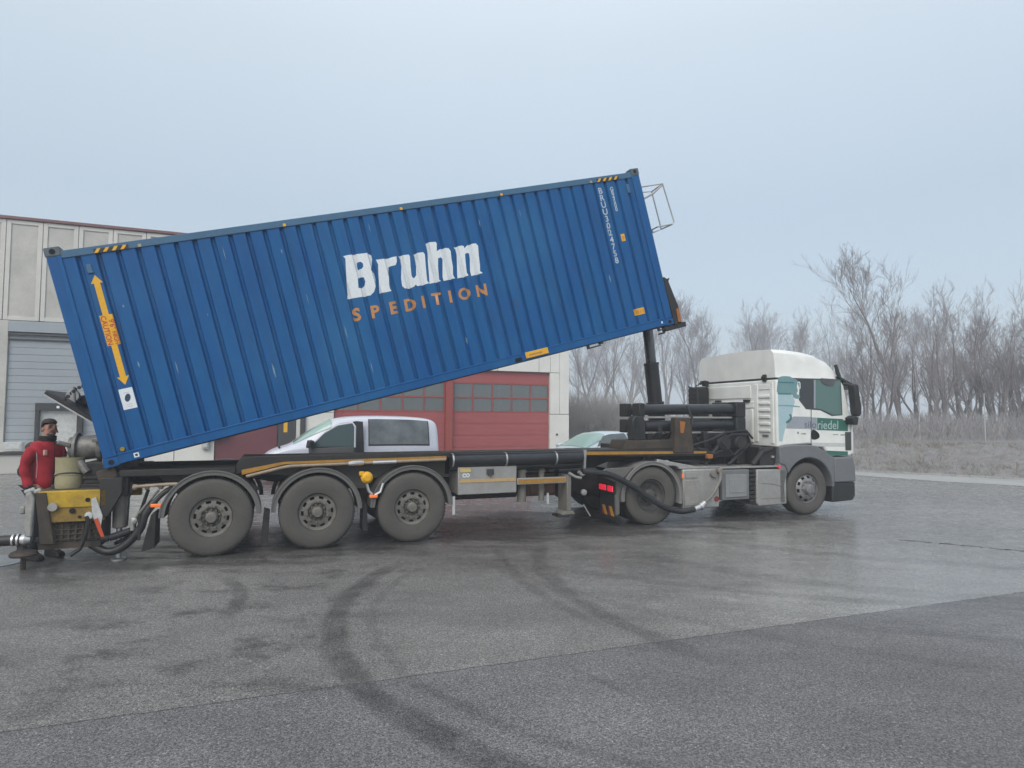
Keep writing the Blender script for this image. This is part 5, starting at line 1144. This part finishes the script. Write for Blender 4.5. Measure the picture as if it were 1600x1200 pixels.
# ================================================================ CARS
def car(name, loc, rz, stations, label, cat, paint, win_side, ws_x, wheels, Lw, group=None, hood_mirror=None, open_door=False):
    """stations: x, half width at belt, sill z, belt z, half width of roof, top z ; front is +x"""
    root = empty(name, loc, (0, 0, rz), label=label, cat=cat)
    def sec(st):
        x_, w_, zs, zb, wr, zt = st
        zt = max(zt, zb+.004)
        h = [(w_*.90, zs), (w_*.99, zs+.12), (w_, zs+(zb-zs)*.55), (w_*.985, zb-.05), (w_*.965, zb), (wr+(w_*.965-wr)*.5, zb+(zt-zb)*.48), (wr, zt-(zt-zb)*.12), (wr*.86, zt-.012*(zt-zb)-.006), (wr*.45, zt+.012), (0, zt+.018)]
        return [(x_, -y_, z_) for y_, z_ in h]+[(x_, y_, z_) for y_, z_ in h[-2::-1]]
    S = stations; b = MB(); R_ = [[b.b.verts.new(p) for p in sec(s)] for s in S]
    for A, B_ in zip(R_, R_[1:]):
        for i in range(len(A)-1): b.face([A[i], A[i+1], B_[i+1], B_[i]])
    b.face(R_[0]); b.face(R_[-1][::-1])
    body = b.build('body', paint, root)
    md = body.modifiers.new('sub', 'SUBSURF'); md.levels = 2; md.render_levels = 2
    def S_at(x_, i):
        for A, B_ in zip(S, S[1:]):
            if min(A[0], B_[0]) <= x_ <= max(A[0], B_[0]):
                t_ = (x_-A[0])/(B_[0]-A[0]) if A[0] != B_[0] else 0; pa, pb = sec(A), sec(B_); j = int(i); f = i-j
                a1 = Vector(pa[j]).lerp(Vector(pb[j]), t_); a2 = Vector(pa[min(j+1, len(pa)-1)]).lerp(Vector(pb[min(j+1, len(pb)-1)]), t_); return a1.lerp(a2, f)
    NS = len(sec(S[0]))
    def patch(nm, m_, quad, lift, mirror=True, nx=8, ni=4):
        """quad: function (s,t)->(x, i)"""
        for sd in ((0, 1) if mirror else (0,)):
            b = MB(); G = []
            for a in range(nx+1):
                row = []
                for c in range(ni+1):
                    x_, i_ = quad(a/nx, c/ni); p = S_at(x_, i_); e1 = S_at(min(x_+.02, max(S[0][0], S[-1][0])), i_)-p; e2 = S_at(x_, i_+.1)-p
                    n_ = e1.cross(e2).normalized(); cen = Vector((p.x, 0, .8))
                    if n_.dot(p-cen) < 0: n_ = -n_
                    q = p+n_*lift
                    if sd: q = Vector((q.x, -q.y, q.z))
                    row.append(b.b.verts.new(q))
                G.append(row)
            for a in range(nx):
                for c in range(ni): b.face([G[a][c], G[a+1][c], G[a+1][c+1], G[a][c+1]])
            b.build(nm, m_, root)
    for (x0, x1, x2, x3, m_, nm) in win_side:   # bottom from x0 to x1, top from x2 to x3
        patch('window_frame', blackplast, lambda s_, t_: ((x0-.03)*(1-s_)*(1-t_)+(x1+.03)*s_*(1-t_)+(x2-.03)*(1-s_)*t_+(x3+.03)*s_*t_, 4.02+t_*2.1), .010)
        patch(nm, m_, lambda s_, t_: (x0*(1-s_)*(1-t_)+x1*s_*(1-t_)+x2*(1-s_)*t_+x3*s_*t_, 4.12+t_*1.9), .016)
    a0, a1 = ws_x
    patch('windscreen', glassw_op, lambda s_, t_: (a0+(a1-a0)*s_, 5.6+(NS-1-11.2)*t_), .012, mirror=False, nx=8, ni=14)
    for wx in wheels:
        for sd in (-1, 1):
            wr_ = bpy.data.objects.new('wheel', None); COL.objects.link(wr_); wr_.parent = root; wr_.location = (wx, sd*(Lw-.02), .32); wr_.rotation_euler = (0, 0, 0 if sd < 0 else pi)
            b = MB(); b.lathe([(.20, .02), (.22, 0), (.29, -.004), (.315, .03), (.32, .1), (.315, .19), (.2, .2)], ax='y', n=28); b.build('tyre', rubber, wr_)
            b = MB(); b.lathe([(.21, .02), (.19, .04), (.08, .02), (.06, .0), (0, 0)], ax='y', n=28); b.build('rim', alu, wr_)
    return root, S_at
glassw_op = mat('sky_reflecting_windscreen', (.26, .40, .36), .09, dirt=(.34, .48, .44), scale=1.4, dirt_amt=.6, spec=.9)
carglass = mat('car_side_glass', (.055, .075, .08), .07, dirt=(.15, .18, .19), scale=3, dirt_amt=.5, spec=.8)
vangl = mat('van_side_glass', (.11, .13, .14), .08, dirt=(.24, .26, .27), scale=2.2, dirt_amt=.8, spec=.8)
van_st = [(-2.46, .70, .35, .95, .52, 1.10), (-2.44, .86, .32, .99, .66, 1.66), (-2.30, .90, .30, 1.01, .72, 1.80), (-1.6, .93, .28, 1.03, .74, 1.86), (-.6, .93, .28, 1.03, .745, 1.88), (.10, .93, .28, 1.03, .74, 1.86), (.55, .93, .28, 1.02, .73, 1.80),
          (1.05, .92, .28, 1.01, .70, 1.52), (1.50, .91, .28, 1.00, .66, 1.20), (1.72, .90, .28, .98, .66, 1.05), (2.05, .86, .30, .92, .6, .98), (2.30, .80, .34, .80, .5, .86), (2.46, .62, .36, .62, .4, .66), (2.50, .50, .38, .50, .35, .52)]
VX, VY = -4.72, 18.0
van, sat = car('passenger_van', (VX, VY, 0), pi+.36, van_st, 'silver passenger van with its front door open, parked before the red doors', 'van', silver,
    [(-2.12, -.42, -2.10, -.42, vangl, 'rear_side_window')], (.62, 1.60), (-1.55, 1.55), .93)
# open front door: dark lower skin and window, hinged at the A pillar; dark cabin opening behind it
b = MB(); P_ = [(-.30, .30), (1.15, .30), (1.22, 1.02), (.78, 1.44), (.42, 1.66), (-.05, 1.74), (-.22, 1.72)]
b.prism(P_, 'y', .945, .955); b.build('door_opening', interior, van)
dr = bpy.data.objects.new('open_door', None); COL.objects.link(dr); dr.parent = van; dr.location = (1.18, .95, 0); dr.rotation_euler = (0, 0, -.55)
b = MB(); b.prism([(-1.30, .32), (-.05, .32), (0, 1.00), (-1.30, 1.06)], 'y', .0, .05); b.build('door_skin', mat('dark_door_card', (.06, .063, .065), .6), dr, bevel=.02)
b = MB(); b.tube([(0, .02, 1.02), (-.42, .0, 1.42), (-.80, -.02, 1.63), (-1.22, -.02, 1.70), (-1.30, -.02, 1.6), (-1.31, .0, 1.04)], .025, 8); b.build('door_frame', silver, dr)
b = MB(); b.prism([(-.04, 1.04), (-.44, 1.40), (-.80, 1.60), (-1.22, 1.67), (-1.28, 1.6), (-1.29, 1.06)], 'y', .0, .008); b.build('door_glass', glasss, dr)
b = MB(); b.prism([(-.02, 1.02), (-.16, 1.02), (-.18, 1.20), (-.06, 1.24)], 'y', .05, .28); b.build('door_mirror', blackplast, dr, bevel=.03)
b = MB(); b.box(-.55, -.12, .2, .7, .9, 1.42); b.box(-.48, -.22, .33, .58, 1.42, 1.62); b.box(-.55, -.12, -.7, -.2, .9, 1.42); b.build('seat', interior, van, bevel=.06, seg=3)
b = MB(); b.tube([(1.95, .62, 1.0), (1.98, .64, 1.06)], .03, 8); b.build('washer_jet', blackplast, van)
b = MB(); b.tube([(1.55, .0, 1.17), (1.35, -.35, 1.31), (1.30, -.6, 1.33)], .012, 6); b.tube([(1.6, .5, 1.15), (1.38, .15, 1.30)], .012, 6); b.build('wiper', blackplast, van)
b = MB(); b.tube([(.3, 0, 1.88), (.22, 0, 2.02)], .006, 5); b.build('aerial', blackplast, van)
for sd in (-1, 1): b = MB(); b.box(2.28, 2.44, sd*.62-.14, sd*.62+.14, .60, .76); b.build('headlight', glassw_op, van, bevel=.03)
car_st = [(-2.25, .62, .40, .62, .5, .70), (-2.2, .80, .32, .90, .6, .98), (-1.75, .87, .25, .95, .62, 1.12), (-1.1, .90, .22, .97, .60, 1.38), (-.3, .90, .22, .96, .61, 1.47), (.30, .90, .22, .95, .60, 1.44), (.65, .90, .22, .94, .60, 1.33),
          (1.05, .89, .22, .92, .64, 1.10), (1.30, .88, .22, .90, .66, .97), (1.7, .85, .25, .82, .6, .88), (2.05, .78, .3, .70, .5, .78), (2.25, .60, .34, .58, .4, .64)]
sed, sat2 = car('silver_car', (2.75, 18.2, 0), pi+.50, car_st, 'silver car half hidden behind the trailer, just right of the hall corner', 'car', silver2,
    [(-.30, .98, -.22, .52, carglass, 'front_side_window'), (-1.45, -.38, -1.05, -.36, carglass, 'rear_side_window')], (.42, 1.18), (-1.35, 1.40), .90)
b = MB(); b.prism([(.82, .95), (1.0, .96), (1.02, 1.06), (.86, 1.09)], 'y', .92, 1.10); b.build('wing_mirror', silver2, sed, bevel=.03, seg=3)
b = MB(); b.prism([(.82, .95), (1.0, .96), (1.02, 1.06), (.86, 1.09)], 'y', -1.10, -.92); b.build('wing_mirror', silver2, sed, bevel=.03, seg=3)

# ================================================================ PERSON
man = empty('person', TW(-2.08, .70), (0, 0, -.40), label='man in a red work jacket and grey gloves, standing behind the trailer rear', cat='person')
man.scale = (1.03, 1.03, 1.03)
def skin(name, V, E, Rr, m_, parent, root=0, sub=2):
    me = bpy.data.meshes.new(name); me.from_pydata(V, E, []); me.materials.append(m_); o = link(name, me, parent)
    md = o.modifiers.new('skin', 'SKIN'); md.use_smooth_shade = True
    sv = me.skin_vertices[0].data if len(me.skin_vertices) else None
    if sv is None:
        b_ = bmesh.new(); b_.from_mesh(me); b_.verts.layers.skin.verify(); b_.to_mesh(me); b_.free(); sv = me.skin_vertices[0].data
    for i, r in enumerate(Rr): sv[i].radius = r if isinstance(r, tuple) else (r, r); sv[i].use_root = (i == root)
    s_ = o.modifiers.new('sub', 'SUBSURF'); s_.levels = sub; s_.render_levels = sub
    return o
# body: one continuous mesh (facing +x; -y is his right, towards the camera)
V = [(0, 0, .93), (.01, 0, 1.12), (.02, 0, 1.34), (.015, 0, 1.50), (.035, 0, 1.58), (.055, 0, 1.665), (.055, 0, 1.745)]; E_ = [(i, i+1) for i in range(6)]; Rr = [(.07, .08), (.08, .09), (.08, .09), .06, .062, (.088, .078), (.07, .062)]
V += [(.108, 0, 1.60), (.128, 0, 1.652), (.105, 0, 1.69)]; E_ += [(4, 7), (5, 8)]; Rr += [.035, .018, .03]; E_ += [(5, 9)]
for sd in (-1, 1):
    k = len(V); V += [(.0, sd*.17, 1.44), (-.05, sd*.205, 1.18), (.035, sd*.195, .95), (.055, sd*.19, .90)]; E_ += [(2, k), (k, k+1), (k+1, k+2), (k+2, k+3)]; Rr += [.035, .03, .028, (.030, .020)]
    k2 = len(V); V += [(0, sd*.10, .86), (.03, sd*.115, .48), (-.01, sd*.12, .10), (.13, sd*.13, .04)]; E_ += [(0, k2), (k2, k2+1), (k2+1, k2+2), (k2+2, k2+3)]; Rr += [.095, .065, .045, .04]
bd = skin('body', V, E_, Rr, skin_m, man)
# trousers
V = [(0, 0, .96), (0, .10, .85), (.03, .115, .48), (-.01, .12, .09), (0, -.10, .85), (.03, -.115, .48), (-.01, -.12, .09)]
skin('trousers', V, [(0, 1), (1, 2), (2, 3), (0, 4), (4, 5), (5, 6)], [(.15, .17), .115, .085, .075, .115, .085, .075], trous, man)
for sd in (-1, 1):
    b = MB(); b.prism([(-.09, 0), (.20, 0), (.22, .04), (.17, .075), (.06, .10), (.05, .15), (-.08, .15)], 'y', sd*.12-.05, sd*.12+.05); b.build('boot', blkcloth, man, bevel=.02)
# jacket
V = [(0, 0, .86), (-.01, 0, 1.04), (.0, 0, 1.26), (.0, 0, 1.40), (.01, 0, 1.50), (.02, 0, 1.56)]; E_ = [(i, i+1) for i in range(5)]; Rr = [(.14, .175), (.14, .18), (.14, .18), (.125, .17), (.08, .10), (.07, .075)]
for sd in (-1, 1):
    k = len(V); V += [(-.005, sd*.165, 1.42), (-.06, sd*.215, 1.18), (-.02, sd*.21, 1.04), (.04, sd*.20, .92)]; E_ += [(3, k), (k, k+1), (k+1, k+2), (k+2, k+3)]; Rr += [.088, .068, .06, .05]
jk = skin('jacket', V, E_, Rr, redj, man)
tx = bpy.data.textures.new('cloth_folds', 'CLOUDS'); tx.noise_scale = .11; tx.noise_depth = 2
dm = jk.modifiers.new('folds', 'DISPLACE'); dm.texture = tx; dm.strength = .045; dm.mid_level = .5; dm.texture_coords = 'LOCAL'
b = MB(); b.lathe([(.085, 1.50), (.098, 1.52), (.098, 1.575), (.088, 1.58), (.08, 1.54)], (.02, 0, 0), 'z', 20); b.build('collar', blkcloth, man, bevel=.006)
for sd in (-1, 1):
    skin('shoulder_patch', [(-.05, sd*.11, 1.48), (-.03, sd*.17, 1.45), (-.05, sd*.205, 1.39)], [(0, 1), (1, 2)], [.045, .06, .04], mat('charcoal_patch', (.05, .045, .045), .85), man, sub=1)
    skin('elbow_patch', [(-.08, sd*.232, 1.20), (-.07, sd*.235, 1.12), (-.045, sd*.23, 1.06)], [(0, 1), (1, 2)], [.045, .058, .045], blkcloth, man, sub=1)
    skin('cuff', [(.03, sd*.205, .95), (.045, sd*.20, .905)], [(0, 1)], [.06, .056], blkcloth, man, sub=1)
    # gloved hand: palm, four curled fingers, thumb
    hx, hy, hz = .055, sd*.20, .87
    b = MB(); b.tube([(hx-.005, hy, hz+.04), (hx, hy, hz+.01), (hx+.01, hy, hz-.035), (hx+.015, hy, hz-.055)], [.034, .042, .044, .036], 10)
    for q, (dx, ln) in enumerate(((-.028, .062), (-.009, .072), (.011, .068), (.030, .054))):
        b.tube([(hx+dx+.01, hy, hz-.045), (hx+dx+.014, hy-sd*.004, hz-.045-ln*.45), (hx+dx+.022, hy-sd*.016, hz-.045-ln*.8), (hx+dx+.028, hy-sd*.032, hz-.045-ln*.95)], [.0125, .012, .011, .009], 8)
    b.tube([(hx+.03, hy-sd*.01, hz+.0), (hx+.055, hy-sd*.018, hz-.025), (hx+.062, hy-sd*.022, hz-.055)], [.014, .013, .010], 8)
    b.build('glove', glove_m, man)
b = MB(); b.tube([(.158, 0, 1.50), (.168, 0, 1.3), (.165, 0, 1.1), (.155, 0, .92)], .006, 6); b.build('zip', blkcloth, man)
b = MB(); b.box(.135, .165, -.115, -.075, 1.33, 1.40); b.build('chest_badge', mat('pale_badge', (.6, .35, .3), .6), man, bevel=.006)
b = MB(); b.tube([(.10, -.17, 1.39), (.12, -.165, 1.2), (.11, -.165, 1.05)], .004, 5); b.build('reflective_piping', alu, man)
# hair cap, ears, eyes, brows, mouth
b = MB(); n_ = 18
hr = [(0, 1.803), (.030, 1.800), (.056, 1.789), (.073, 1.768), (.082, 1.738), (.086, 1.70), (.086, 1.665), (.074, 1.625)]
G = []
for j, (r_, z_) in enumerate(hr):
    row = []
    for k in range(n_):
        a = 2*pi*k/n_; xx = r_*cos(a)*1.12; yy = r_*sin(a)*1.0; zz = z_
        if cos(a) > .15 and z_ < 1.745: zz = 1.748+(z_-1.745)*.03; xx = min(xx, .074)
        elif cos(a) > -.25 and z_ < 1.69: zz = 1.69+(z_-1.69)*.05
        row.append(b.b.verts.new((xx+.045, yy, zz)))
    G.append(row)
for A, B_ in zip(G, G[1:]):
    for k in range(n_): b.face([A[k], A[(k+1) % n_], B_[(k+1) % n_], B_[k]])
b.build('hair', hair_m, man)
for sd in (-1, 1):
    b = MB(); b.lathe([(0, -.008), (.02, -.006), (.026, .004), (.014, .010), (0, .008)], (.045, sd*.078, 1.665), 'y', 10); b.build('ear', skin_m, man)
    b = MB(); b.lathe([(0, -.006), (.009, 0), (0, .006)], (.128, sd*.03, 1.688), 'x', 8); b.build('eye', blkcloth, man)
    b = MB(); b.box(.122, .136, sd*.03-.018, sd*.03+.018, 1.703, 1.710); b.build('eyebrow', hair_m, man)
b = MB(); b.box(.128, .140, -.022, .022, 1.618, 1.624); b.build('mouth', mat('lips', (.22, .08, .07), .6), man)
b = MB(); b.lathe([(.04, 1.585), (.055, 1.60), (.05, 1.625)], (.085, 0, 0), 'z', 12); b.build('stubble', mat('stubble', (.16, .10, .08), .8), man)

# ================================================================ small things on the yard
b = MB(); b.lathe([(0, .012), (.36, .012), (.38, .016), (.40, .012), (.41, .004)], ax='z', n=36); b.build('manhole_cover', mat('wet_steel_cover', (.30, .34, .38), .18, metal=.7, dirt=(.2, .22, .24), scale=5), loc=(-6.72, 8.02, 0), label='shiny wet steel cover set in the asphalt at the left edge', cat='manhole cover')
b = MB()
rk = random.Random(4); P_ = []
for i in range(24): P_.append((6.1+i*.075+rk.uniform(-.01, .01), 9.75-i*.045+rk.uniform(-.035, .035)))
for i in range(len(P_)-1):
    if i % 7 == 5: continue
    (x0, y0), (x1, y1) = P_[i], P_[i+1]; w_ = .012+.012*rk.random()
    b.face([b.b.verts.new(v) for v in ((x0, y0-w_, .004), (x1, y1-w_, .004), (x1, y1+w_, .004), (x0, y0+w_, .004))])
b.build('crack', holeblk, kind='structure', smooth=False)

# ================================================================ HAZE
b = MB(); b.box(-240, 240, -60, 330, -1, 19.5)
m = bpy.data.materials.new('haze_air'); m.use_nodes = True; t = m.node_tree; t.nodes.clear()
o_ = t.nodes.new('ShaderNodeOutputMaterial'); v_ = t.nodes.new('ShaderNodeVolumePrincipled')
v_.inputs['Color'].default_value = (.86, .91, .97, 1); v_.inputs['Density'].default_value = .0037; v_.inputs['Anisotropy'].default_value = .1
t.links.new(v_.outputs[0], o_.inputs['Volume'])
b.build('haze', m, kind='stuff', smooth=False, label='thin winter fog over the whole yard')
